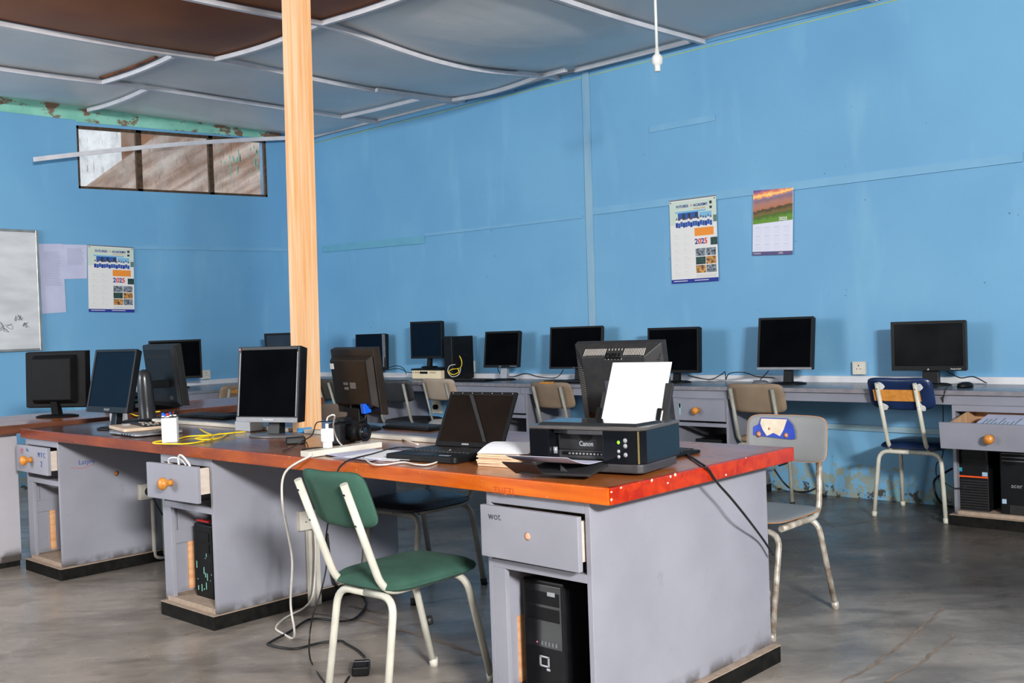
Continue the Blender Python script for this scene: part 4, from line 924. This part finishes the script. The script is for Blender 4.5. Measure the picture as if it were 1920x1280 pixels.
MB().box(-.06, .065, 0, .045, .0, .088).build('body', BLK, ca, .008); MB().box(-.02, .03, -.005, .05, .085, .105).build('viewfinder', BLK, ca, .006)
MB().box(-.075, -.045, -.03, .045, .0, .085).build('grip', BLKS, ca, .01)
MB().lathe([(.001, 0), (.034, 0), (.034, .02), (.036, .025), (.036, .05), (.033, .052), (.033, .07), (.036, .072), (.036, .085), (.03, .085), (.026, .078), (.001, .078)], T(.01, 0, .046) @ RX90, 28).build('lens', BLKS, ca)
MB().lathe([(.001, 0), (.025, 0), (.018, .003), (.001, .005)], T(.01, -.079, .046) @ RX90, 20).build('front_glass', mat('lens_glass', (14, 18, 26), (20, 26, 36), .05), ca)
MB().cyl((-.05, .02, .088), (-.05, .02, .098), .009).build('dial', DKG, ca)
o = MB().box(-.04, .04, -.02, .02, 0, .028).build('power_adapter', BLKS, None, .005); p = at(547, 833, z=ZT); o.location = (p.x+.02, p.y, ZT+.001); o.rotation_euler = (0, 0, -.6); tag(o, 'small black power adapter on the desk just before the post', 'adapter')
o = MB().prism(rr(-.045, .045, -.03, .03, .025), 0, .012).build('zip_case', BLK, None, .004); p = at(585, 848, z=ZT); o.location = (p.x+.02, p.y+.02, ZT+.001); tag(o, 'black zip case with red edge beside the power strip', 'case')
MB().prism(rr(-.047, .047, -.032, .032, .027), .004, .007).build('red_edge', REDP, o)
cable('adapter_cable', [tuple(at(p[0], p[1], z=p[2])) for p in ((565, 828, ZT+.02), (585, 815, ZT+.03), (592, 795, ZT+.06), (602, 790, ZT+.075), (640, 788, ZT+.05), (670, 775, ZT+.06))], .0025, CABLE, 'thin black cable arching from the small adapter behind the charger')
cable('adapter_cable', [tuple(at(p[0], p[1], z=p[2])) for p in ((530, 846, ZT+.005), (548, 838, ZT+.004), (570, 828, ZT+.02), (577, 835, ZT+.006), (578, 846, ZT+.004))], .002, CABLE, 'thin black lead curling in front of the small black adapter')
# white trunking laid along the middle of the desk with two socket boxes
for a, b, l in ((5.45, 4.02, 'white plastic trunking along the desk middle left of the timber post'), (3.90, 2.90, 'white plastic trunking along the desk middle right of the timber post')): tag(MB().box(2.775, 2.815, a, b, ZT+.001, ZT+.018).build('desk_trunking', OFFW, None, .002), l, 'trunking')
def sockbox(label, x, y, rz=0, w=.13, d=.075, h=.045):
    o = MB().box(-w/2, w/2, -d/2, d/2, 0, h).build('box', mat('pale_grey_box', (198, 200, 206), (208, 210, 214), .4), None, .004); r = thing('socket_box', label, 'socket', (x, y, ZT+.001), rz); o.parent = r
    MB().box(-.03, .03, -.022, .022, h, h+.002).build('face_plate', WHT, r); return r
sockbox('white socket box at the far left of the desk by the black case', 2.70, 5.52, PI/2-.3); p = at(466, 811, z=ZT); sockbox('pale socket box with yellow cable behind the silver-edged monitor', 2.735, 4.28, PI/2)

# ------------------------------------------------------------------ left part of the desk
pb_ = thing('pen_box', 'white open box holding whiteboard markers near the desk edge', 'pen holder', (2.275, 4.18, ZT+.001), -.65)
g = MB(); bw = .032
for a in ((-bw, bw, -bw*.8, -bw*.8+.002), (-bw, bw, bw*.8-.002, bw*.8), (-bw, -bw+.002, -bw*.8, bw*.8), (bw-.002, bw, -bw*.8, bw*.8)): g.box(a[0], a[1], a[2], a[3], 0, .105)
g.box(-bw, bw, -bw*.8, bw*.8, 0, .002).build('box', mat('bright_paper', (248, 248, 250)), pb_)
caps = [BLUEP, REDP, INK, BLK, BLUEP, REDP, INK]; nm = ['blue', 'red', 'dark blue', 'black', 'blue', 'red', 'dark blue']; ps_ = ['at the left front', 'second along the front', 'in the middle of the front', 'at the right front', 'at the back left', 'at the back right', 'at the back middle']
for k, (dx, dy) in enumerate(((-.021, -.012), (-.007, -.013), (.007, -.012), (.021, -.012), (-.016, .01), (.016, .01), (0, .012))):
    m_ = thing('marker_pen', 'whiteboard marker with %s cap, %s of the white box' % (nm[k], ps_[k]), 'marker pen', tuple(Vector((2.275, 4.18, ZT+.004))+Matrix.Rotation(-.65, 3, 'Z') @ Vector((dx, dy, 0))), 0, 'markers in the white box')
    m_.rotation_euler = (random.uniform(-.03, .03), random.uniform(-.03, .03), 0); hh = .118+random.uniform(0, .01)
    MB().cyl((0, 0, 0), (0, 0, hh-.012), .0065, seg=10).build('barrel', WHT, m_); MB().cyl((0, 0, hh-.012), (0, 0, hh), .0068, .005, 10).build('cap', caps[k], m_)
    MB().cyl((0, 0, hh-.04), (0, 0, hh-.018), .0068, seg=10).build('print_band', INKK, m_)
cl = thing('laptop', 'closed silver laptop under the tan-edged black book-like case, left on the desk', 'laptop', (2.415, 4.67, ZT+.001), 1.5)
MB().prism(rr(-.165, .165, -.115, .115, .02), .004, .014).build('base', SILV, cl, .003); MB().prism(rr(-.165, .165, -.115, .115, .02), .0145, .020).build('lid', GREYPL, cl, .002)
g = MB()
for k in range(4): g.box(-.10+k*.03, -.086+k*.03, .114, .1165, .006, .011)
g.build('side_ports', BLK, cl)
MB().prism(rr(-.15, .15, -.1, .1, .02), 0, .004).build('feet_plate', BLK, cl)
bk = thing('laptop_shell', 'tan-edged opened laptop shell with black top lying on the silver laptop', 'laptop', (2.415, 4.735, ZT+.022), 1.35)
MB().prism(rr(-.15, .15, -.115, .105, .012), 0, .016).build('shell', mat('tan_shell', (196, 172, 148), (208, 186, 162), .5), bk, .003)
MB().box(-.135, .135, -.10, .01, .016, .021).build('black_board', BLKS, bk); MB().box(-.12, .11, -.05, -.035, .021, .023).build('metal_bar', SILV, bk); MB().box(.04, .08, .03, .06, .016, .024).build('chip', SILV, bk)
g = MB()
for _ in range(12):
    x, y = random.uniform(-.12, .1), random.uniform(-.095, 0); g.box(x, x+.02, y, y+.006, .021, .0235)
g.build('fittings', KRAFT, bk)
Yp = [(461, 809), (431, 812), (414, 820), (385, 826), (356, 831), (331, 832), (292, 831), (291, 828), (331, 823), (352, 818), (385, 816), (402, 815), (414, 812)]
cable('network_cable', [tuple(at(a, b, z=ZT+.006)) for a, b in Yp], .0035, CABLEY, 'yellow cable looped at the desk edge beside the white pen box')
cable('network_cable', [tuple(at(a, b, z=ZT+.013)) for a, b in ((375, 804), (385, 810), (400, 817), (392, 824), (366, 822), (380, 819), (410, 814), (440, 811))], .0035, CABLEY, 'second yellow cable crossing over the looped one')
cable('network_cable', [(2.97, 5.90, ZL+.05)]+[tuple(at(a, b, z=zz)) for a, b, zz in ((238, 768, .80), (250, 777, .77), (262, 779, .765), (285, 773, .775), (300, 771, .78))], .0035, CABLEY, 'yellow cable trailing from the black flat computer case')

# ------------------------------------------------------------------ under the desk: sockets, pipes and cords
def wsock(label, x, y, z, rz=0, plug=True, s_=.085):
    r = thing('wall_socket', label, 'socket', (x, y, z), rz); MB().box(-s_/2, s_/2, -.03, 0, -s_/2, s_/2).build('box', OFFW, r, .003)
    if plug: MB().lathe([(.001, 0), (.024, 0), (.022, .03), (.001, .034)], T(.008, -.03, 0) @ RX90, 14).build('plug', BLK, r)
    else:
        g = MB()
        for a in ((-.004, .004, .012, .02), (-.016, -.008, -.008, -.004), (.008, .016, -.008, -.004)): g.box(a[0], a[1], -.031, -.03, a[2], a[3])
        g.build('socket_holes', BLK, r)
    return r
wsock('ivory socket with black plug on the side of the far cabinet', 2.705, 5.267, .385); wsock('ivory socket on the side of the middle cabinet behind the green chair', 2.70, 3.816, .38, plug=False)
for x, y, m_, l in ((2.735, 5.245, OFFW, 'ivory pipe below the socket of the far cabinet'), (2.79, 5.235, mat('pale_green_pipe', (130, 158, 140), (144, 170, 152)), 'pale green pipe beside the ivory one, left kneehole')):
    tag(MB().tube(bent([(x, y, .335), (x, y, .03), (x+.03, y, .016), (x+.12, y, .014)], .03), .011, 8).build('conduit_pipe', m_), l, 'pipe')
for dx, l in ((0, 'ivory pipe running down under the middle cabinet socket'), (.035, 'second ivory pipe beside the first, behind the green chair')): tag(MB().box(2.69+dx, 2.712+dx, 3.775-.0, 3.797, .002, .335).build('conduit_pipe', OFFW), l, 'pipe')
cable('plug_cable', [(2.713, 5.20, .385), (2.72, 5.185, .33), (2.76, 5.17, .25), (2.82, 5.16, .20), (2.88, 5.16, .24), (2.86, 5.17, .33), (2.84, 5.2, .42)], .005, CABLE, 'black cord hanging in a loop from the plugged socket')
cable('extension_lead', [(2.236, 3.10, ZT+.012), (2.215, 3.09, ZT+.008)]+[tuple(at(a, b, x=x)) for a, b, x in ((535, 885, 2.20), (529, 936, 2.21), (540, 999, 2.24), (548, 1053, 2.27), (545, 1131, 2.31), (552, 1180, 2.33))]+[tuple(at(a, b, z=.007)) for a, b in ((549, 1196), (530, 1187), (517, 1177), (529, 1162), (547, 1151))]+[tuple(at(a, b, y=3.72)) for a, b in ((570, 1139), (585, 1120), (590, 1087), (592, 1040), (590, 990))], .0045, CABLEW, 'white lead hanging from the power strip and looping on the floor to the socket')
cable('floor_cord', [tuple(at(a, b, z=.006)) for a, b in ((684, 1232), (670, 1219), (649, 1207), (637, 1201), (600, 1205), (551, 1216), (506, 1209), (508, 1203), (545, 1183), (583, 1160), (639, 1164), (667, 1158), (686, 1134), (680, 1117), (664, 1111))]+[tuple(at(a, b, y=3.77)) for a, b in ((632, 1098), (622, 1070), (614, 1000))], .005, CABLE, 'black cord snaking over the floor to the power brick')
pa_ = at(669, 1264, z=0); o = MB().box(-.045, .045, -.03, .03, .0, .034).build('brick', BLKS, None, .006); r = thing('power_brick', 'black power brick on the floor under the green chair', 'adapter', (pa_.x+.02, pa_.y, .001), -.75+PI/2); o.parent = r
MB().box(-.035, .01, -.02, .02, .034, .0345).build('rating_label', DKG, r); MB().box(.015, .022, -.029, .029, .034, .0348).build('white_band', SILV, r)
cable('floor_cord', [tuple(at(a, b, z=.006)) for a, b in ((655, 1268), (648, 1280), (640, 1300))], .004, CABLE, 'short black lead leaving the power brick at the bottom of view')
cable('drawer_cable', [(2.20, 4.02, .62), (2.175, 4.02, .69), (2.18, 3.97, .705), (2.18, 3.90, .69), (2.185, 3.875, .64)], .004, WHT, 'white cable looping out of the open middle drawer, left loop')
cable('drawer_cable', [(2.18, 3.93, .63), (2.17, 3.93, .70), (2.165, 3.90, .722), (2.16, 3.84, .70), (2.16, 3.80, .66)], .0045, WHT, 'thicker white cable arching out of the open middle drawer, right loop')
cable('printer_cable', [tuple(at(a, b, z=ZT+.006)) for a, b in ((1262, 838), (1285, 850), (1310, 866), (1322, 874))]+[tuple(at(a, b, y=1.73)) for a, b in ((1330, 882), (1345, 905), (1370, 933), (1400, 970))]+[tuple(at(a, b, y=1.79)) for a, b in ((1430, 1010), (1450, 1040))], .004, CABLE, 'black cable running off the end of the desk down its side panel')
cable('chair_floor_cable', [(3.35, 1.95, .68), (3.42, 1.96, .66), (3.46, 1.98, .67)], .004, CABLE, 'short black cable loop below the desk corner near the grey chair')

# ------------------------------------------------------------------ wall desk cables and sockets
wsock('white blank socket plate on the wall left of the smeared widescreen', XW-.001, 2.952, .852, RZ, plug=False, s_=.085).children[0]
r = wsock('white wall socket with red plug beside the small square monitor', XW-.001, at(884, 690, x=XW).y, .86, RZ, plug=False, s_=.10); MB().box(-.02, .02, -.05, -.03, .0, .014).build('red_plug', REDP, r)
wsock('double socket with black plugs low on the wall under the desk', XW-.001, at(822, 762, x=XW).y, at(822, 762, x=XW).z, RZ, s_=.12)
tag(wsock('faint white socket on the left wall beside the desk monitor', at(384, 706, y=YW).x, YW-.001, at(384, 706, y=YW).z+.02, 0, plug=False), 'faint white socket on the left wall beside the desk monitor', 'socket')
def dcab(pts, label, r=.0035, m=CABLE, name='monitor_cable'): return cable(name, [tuple(at(a, b, x=x)) if x > 3 else tuple(at(a, b, z=x) if at(a, b, z=x).x < 6.42 else at(a, b, x=6.42)) for a, b, x in pts], r, m, label)
dz_ = ZD+.006
dcab(((724, 692, 6.2), (735, 687, 6.2), (748, 686, 6.2), (758, 692, 6.2), (762, 702, dz_)), 'black cable arching beside the corner monitor')
dcab(((726, 694, 6.2), (740, 691, 6.2), (752, 692, 6.2), (765, 698, dz_), (778, 698, dz_)), 'black cable lying between the corner monitor and cream computer')
dcab(((852, 657, 6.25), (862, 668, 6.25), (866, 680, 6.25), (862, 690, 6.2), (848, 692, 6.1), (842, 697, 6.1), (850, 702, 6.1), (860, 697, 6.1), (858, 690, 6.1)), 'yellow cable loops hanging beside the cream computer', .004, CABLEY, 'network_cable')
dcab(((854, 683, 6.15), (843, 686, 6.1), (840, 697, 6.1), (848, 706, 6.1), (860, 702, 6.1), (864, 690, 6.15)), 'white cable ring beside the cream computer', .0035, CABLEW, 'network_cable')
dcab(((858, 670, 6.3), (868, 664, 6.3), (876, 668, 6.35), (876, 684, 6.4), (866, 697, 6.3)), 'thin black cable curving by the red-plug socket')
dcab(((933, 689, 6.27), (938, 700, dz_), (960, 706, dz_), (985, 700, dz_), (1010, 706, dz_), (1040, 708, dz_), (1052, 700, 6.25), (1056, 692, 6.25)), 'black cables running from the small square monitor to the wide one')
dcab(((1290, 704, dz_), (1330, 711, dz_), (1352, 702, 6.2), (1359, 697, 6.2), (1361, 712, dz_)), 'black cable humping up between the two middle monitors')
dcab(((1361, 712, dz_), (1368, 700, 6.2), (1395, 698, 6.2), (1420, 706, dz_), (1450, 708, dz_)), 'black cable leading to the silver-strip monitor')
dcab(((1441, 695, 6.22), (1432, 705, 6.2), (1425, 712, dz_)), 'short black cable behind the silver-strip monitor')
dcab(((1776, 696, 6.3), (1800, 708, 6.2), (1825, 706, 6.25), (1850, 718, dz_)), 'black cable right of the smeared widescreen')
dcab(((1785, 722, dz_), (1774, 728, 5.925), (1769, 745, 5.925), (1768, 752, 5.925), (1768, 850, 6.2), (1756, 870, 6.2), (1757, 895, 6.1), (1772, 905, 5.95), (1790, 915, 5.9), (1812, 912, 5.9)), 'thin mouse cable hanging past the open drawer', .003)
dcab(((1786, 878, 6.3), (1760, 893, 6.25), (1751, 905, 6.2), (1756, 930, 6.2), (1768, 945, .012), (1785, 950, .012)), 'thick black cord curving behind the navy chair', .007, CABLE, 'electric_cable')
dcab(((1452, 880, 6.3), (1470, 905, 6.3), (1490, 920, .012), (1515, 921, .012), (1530, 915, .012)), 'black cord curving at the wall foot behind the grey chair', .006, CABLE, 'electric_cable')
dcab(((1460, 873, 6.2), (1475, 868, 6.2), (1480, 862, 6.2)), 'short black cord under the desk corner', .006, CABLE, 'electric_cable')

# ------------------------------------------------------------------ things on the walls and ceiling
# pendant lamp holder on its rod (no bulb)
pz = at(1233, 134, x=5.0); r = thing('pendant_lamp_holder', 'white pendant lamp holder without bulb hanging from the ceiling', 'lamp', (pz.x, pz.y, pz.z))
H = cz(pz.x, pz.y)-pz.z
MB().cyl((0, 0, .11), (0, 0, H-.001), .0085, seg=12).build('rod', WHT, r)
MB().lathe([(.001, 0), (.017, 0), (.018, .01), (.016, .012), (.018, .035), (.03, .045), (.032, .075), (.026, .09), (.014, .10), (.012, .13), (.001, .131)], seg=24).build('lamp_holder', WHT, r)
MB().lathe([(.001, 0), (.035, 0), (.03, -.02), (.001, -.021)], T(0, 0, H)).build('ceiling_rose', WHT, r)
# loose batten hanging across the window
a, b = at(64, 303, y=8.62), at(565, 261, y=8.66); d = (b-a).normalized()
mb = MB(); u = Vector((0, 0, .038)); t_ = Vector((0, .014, 0))
n = 14; rs = []
for k in range(n+1):
    p = a.lerp(b, k/n)+Vector((0, 0, .03*math.sin(PI*k/n))); rs.append([p, p+t_, p+t_+u, p+u])
mb.rings(rs, smooth=False); tag(mb.build('loose_batten', BAT, None, .001), 'loose white batten hanging diagonally across the high window', 'batten')
# whiteboard
a, b = at(67, 433, y=YW-.03), at(78, 655, y=YW-.03)
wbx = 3.645; r = thing('whiteboard', 'used grey whiteboard with scribbles, cut off at the left', 'whiteboard', (wbx, YW-.002, 0))
MB().box(-1.3, 0, -.018, 0, b.z, a.z).build('board', mat('smudged_board', (190, 192, 194), (214, 215, 218), .35, scale=4, detail=6, stretch=(.6, 1, 2)), r)
ALU = mat('aluminium_frame', (150, 152, 150), (176, 178, 176), .35, metal=.6)
MB().box(-.018, .004, -.026, 0, b.z-.008, a.z+.008).build('frame_side', ALU, r, .003); MB().box(-1.3, -.018, -.026, 0, a.z-.012, a.z+.008).build('frame_top', ALU, r, .003); MB().box(-1.3, -.018, -.026, 0, b.z-.008, b.z+.012).build('frame_bottom', ALU, r, .003)
for k in range(9):
    x0, z0 = -.33+random.random()*.22, b.z+.17+random.random()*.10
    MB().tube(cr([(x0+random.uniform(-.03, .03), -.0185, z0+random.uniform(-.025, .025)) for _ in range(5)], 4), .0016, 4).build('scribble', INKK, r)
MB().tube(cr([(-.45, -.0185, b.z+.05), (-.40, -.0185, b.z+.12), (-.46, -.0185, b.z+.18)], 6), .0014, 4).build('scribble', INKK, r)

# paper sheets pinned left of the calendar
def wsheet(label, px, yw, lines, x1off=0):
    p = [at(a, b_, y=YW-.002) for a, b_ in px]; r = MB()
    f = [q+Vector((0, -.0015, 0)) for q in p]
    r.hexa([p[3], p[2], f[2], f[3], p[0], p[1], f[1], f[0]])
    o = r.build('notice_sheet', PAPERG); g = MB()
    for k in range(lines):
        t = .12+.5*k/lines; A = f[0].lerp(f[3], t); B = f[1].lerp(f[2], t); L = random.uniform(.75, .9)
        q0, q1 = A.lerp(B, .18), A.lerp(B, L); g.hexa([q0+Vector((0, -.0004, -.0012)), q1+Vector((0, -.0004, -.0012)), q1+Vector((0, -.0001, -.0012)), q0+Vector((0, -.0001, -.0012)), q0+Vector((0, -.0004, .0012)), q1+Vector((0, -.0004, .0012)), q1+Vector((0, -.0001, .0012)), q0+Vector((0, -.0001, .0012))])
    g.build('printed_lines', flat('print_grey', (140, 142, 168)), o); tag(o, label, 'paper', 'notices on the left wall')
wsheet('long white notice sheet on the wall beside the whiteboard', [(72, 457), (117, 457), (124, 585), (79, 588)], YW, 26)
wsheet('short white notice sheet between the long sheet and the calendar', [(117.5, 458), (163, 459), (163, 522), (119, 523)], YW, 16)

PCOL = [flat('sheet_white', (222, 220, 218)), flat('sheet_pale_green', (196, 210, 198)), flat('print_blue', (34, 84, 160)), flat('print_orange', (232, 140, 44)), flat('print_navy', (24, 44, 140)), flat('print_red', (220, 40, 50)), flat('print_line', (176, 176, 176)),
        mat('photo_mix_a', (30, 46, 60), (150, 160, 170), .6, scale=60, detail=4), mat('photo_mix_b', (40, 80, 70), (24, 40, 44), .6, scale=60), mat('photo_mix_c', (220, 160, 80), (70, 40, 40), .6, scale=50), flat('print_sky', (120, 176, 214)), flat('skin_brown', (96, 62, 48)), flat('print_dark', (40, 46, 50)), flat('print_green', (120, 170, 90))]
def calendar(label, x, y, z, rz, w, h, rot=0):
    r = thing('wall_calendar', label, 'calendar', (x, y, z), rz); r.rotation_euler = (0, rot, rz); Q = MB()
    def q(mi, x0, x1, z0, z1, lv): Q.m(mi).box(x0*w, x1*w, -.0016-lv*.0003, -.001, -z1*h, -z0*h)
    Q.m(0).box(0, w, -.0016, 0, -h, 0); Q.build('sheet', PCOL[0], r); Q = MB()
    q(1, .0, 1, .02, .30, 1); q(10, .12, .78, .14, .16, 2); q(2, .18, .62, .16, .25, 2)
    for a in (.28, .4, .55): q(12, a, a+.05, .17, .24, 3)
    q(10, .64, .9, .17, .26, 2)
    for k in range(15):
        x0 = .13+k*.052; dz = .008*math.sin(k*2.3); q(11, x0+.012, x0+.034, .215+dz, .24+dz, 4); q(0, x0, x0+.046, .24+dz, .275+dz, 4); q(2 if k % 3 else 4, x0, x0+.046, .272+dz, .33+dz, 5)
    q(3, .53, .93, .355, .45, 3); q(4, 0, 1, .955, 1, 2); q(13, .93, 1, .22, .30, 2)
    q(8, .86, 1, .48, .57, 2)
    for j in range(3):
        for i in range(2): q((7, 7, 8, 9, 9, 7)[j*2+i], .54+i*.22, .745+i*.22, .60+j*.10, .69+j*.10, 2)
    for i in range(2):
        for j in range(6): q(6, .1+i*.2, .14+i*.2, .42+j*.088, .424+j*.088, 2); q(6, .07+i*.2, .22+i*.2, .44+j*.088, .4415+j*.088, 2); q(6, .07+i*.2, .22+i*.2, .465+j*.088, .4665+j*.088, 2)
    for j in range(4): q(6, .54, .97, .91+j*.01, .913+j*.01, 2)
    for i in range(2): q(0, .05+i*.45, .35+i*.45, .972, .98, 4)
    q(12, .86, .91, .05, .085, 3); q(12, .86, .91, .11, .14, 3)
    Q.build('printed_picture', PCOL, r)
    tx = lambda s_, sz, m_, px_, pz_, b=0: textmesh(s_, sz, m_, r, T(px_*w, -.0042, -pz_*h) @ RX90, bold=b)
    tx('FUTURES', .026*w/.4, PCOL[4], .15, .095, .0005); tx('ACADEMY', .026*w/.4, PCOL[4], .52, .095, .0005); tx('+', .03, PCOL[5], .455, .095)
    tx('the future is here', .014, PCOL[3], .53, .128)
    tx('2', .055*w/.4, PCOL[4], .53, .545, .0012); tx('0', .055*w/.4, PCOL[5], .60, .545, .0012); tx('2', .055*w/.4, PCOL[4], .665, .545, .0012); tx('5', .055*w/.4, PCOL[5], .73, .545, .0012)
    for a in (.03, .97): MB().cyl((a*w, -.002, -.025*h), (a*w, -.006, -.025*h), .004, seg=8).build('pin', BLK, r)
    MB().box(0, w, -.004, 0, -.004, .004).build('hanging_rail', GREYPL, r)
calendar('school wall calendar with group photo on the right wall, left of the landscape one', XW-.013, 4.385, 2.085, RZ, .40, .61)
calendar('school wall calendar with group photo on the left wall by the notices', 4.071, YW-.012, 2.03, 0, .415, .575, .025)
# landscape calendar, hanging slightly crooked
r = thing('wall_calendar', 'landscape calendar with sunset over a green hillside, right wall', 'calendar', (XW-.013, 3.686, 2.085), RZ); r.rotation_euler = (0, .045, RZ)
w_, h_ = .305, .45
MB().box(0, w_, -.0016, 0, -h_, 0).build('sheet', flat('sheet_lilac', (214, 216, 232)), r)
s = NT('landscape_print'); N, L = s.N, s.L; s.b.inputs['Roughness'].default_value = .6
z = s.math('ADD', s.sp.outputs['Z'], s.math('MULTIPLY', s.sp.outputs['X'], -.14)); zz = s.math('ADD', z, s.rng(s.noise(30, 6), 0, 1, -.022, .022))
cr_ = N.new('ShaderNodeValToRGB'); L.new(s.rng(zz, -.22, 0), cr_.inputs[0]); e = cr_.color_ramp.elements
e[0].position = .0; e[0].color = lin((96, 140, 44)); e[1].position = 1; e[1].color = lin((86, 70, 130))
for p_, c_ in ((.1, (70, 100, 34)), (.2, (120, 96, 50)), (.3, (60, 58, 34)), (.36, (176, 112, 84)), (.5, (170, 120, 108)), (.62, (130, 104, 120)), (.68, (140, 120, 150)), (.72, (240, 150, 80)), (.76, (255, 214, 130)), (.84, (232, 130, 90)), (.92, (130, 90, 140))):
    q = cr_.color_ramp.elements.new(p_); q.color = lin(c_)
s.col(cr_.outputs[0])
MB().hexa([(.002, -.0022, -.235), (w_-.002, -.0022, -.215), (w_-.002, -.0016, -.215), (.002, -.0016, -.235), (.002, -.0022, 0), (w_-.002, -.0022, 0), (w_-.002, -.0016, 0), (.002, -.0016, 0)]).build('landscape_picture', s.m, r)
MB().box(0, w_, -.0024, -.0016, -h_, -h_+.025).build('footer_band', flat('footer_purple', (84, 74, 120)), r)
g = MB()
for j in range(3):
    for i in range(4):
        g.box(.02+i*.072, .06+i*.072, -.0022, -.0016, -.26-j*.058, -.2575-j*.058)
        for k in range(4): g.box(.02+i*.072, .068+i*.072, -.0020, -.0016, -.27-j*.058-k*.009, -.2693-j*.058-k*.009)
g.build('printed_dates', flat('print_grey2', (168, 172, 196)), r)
textmesh('2025', .032, PCOL[0], r, T(.20, -.003, -.215) @ RX90, bold=.0008); textmesh('UPG', .018, PCOL[0], r, T(.20, -.0028, -h_+.006) @ RX90); textmesh('WINDSOR', .012, PCOL[0], r, T(.01, -.0028, -h_+.008) @ RX90)
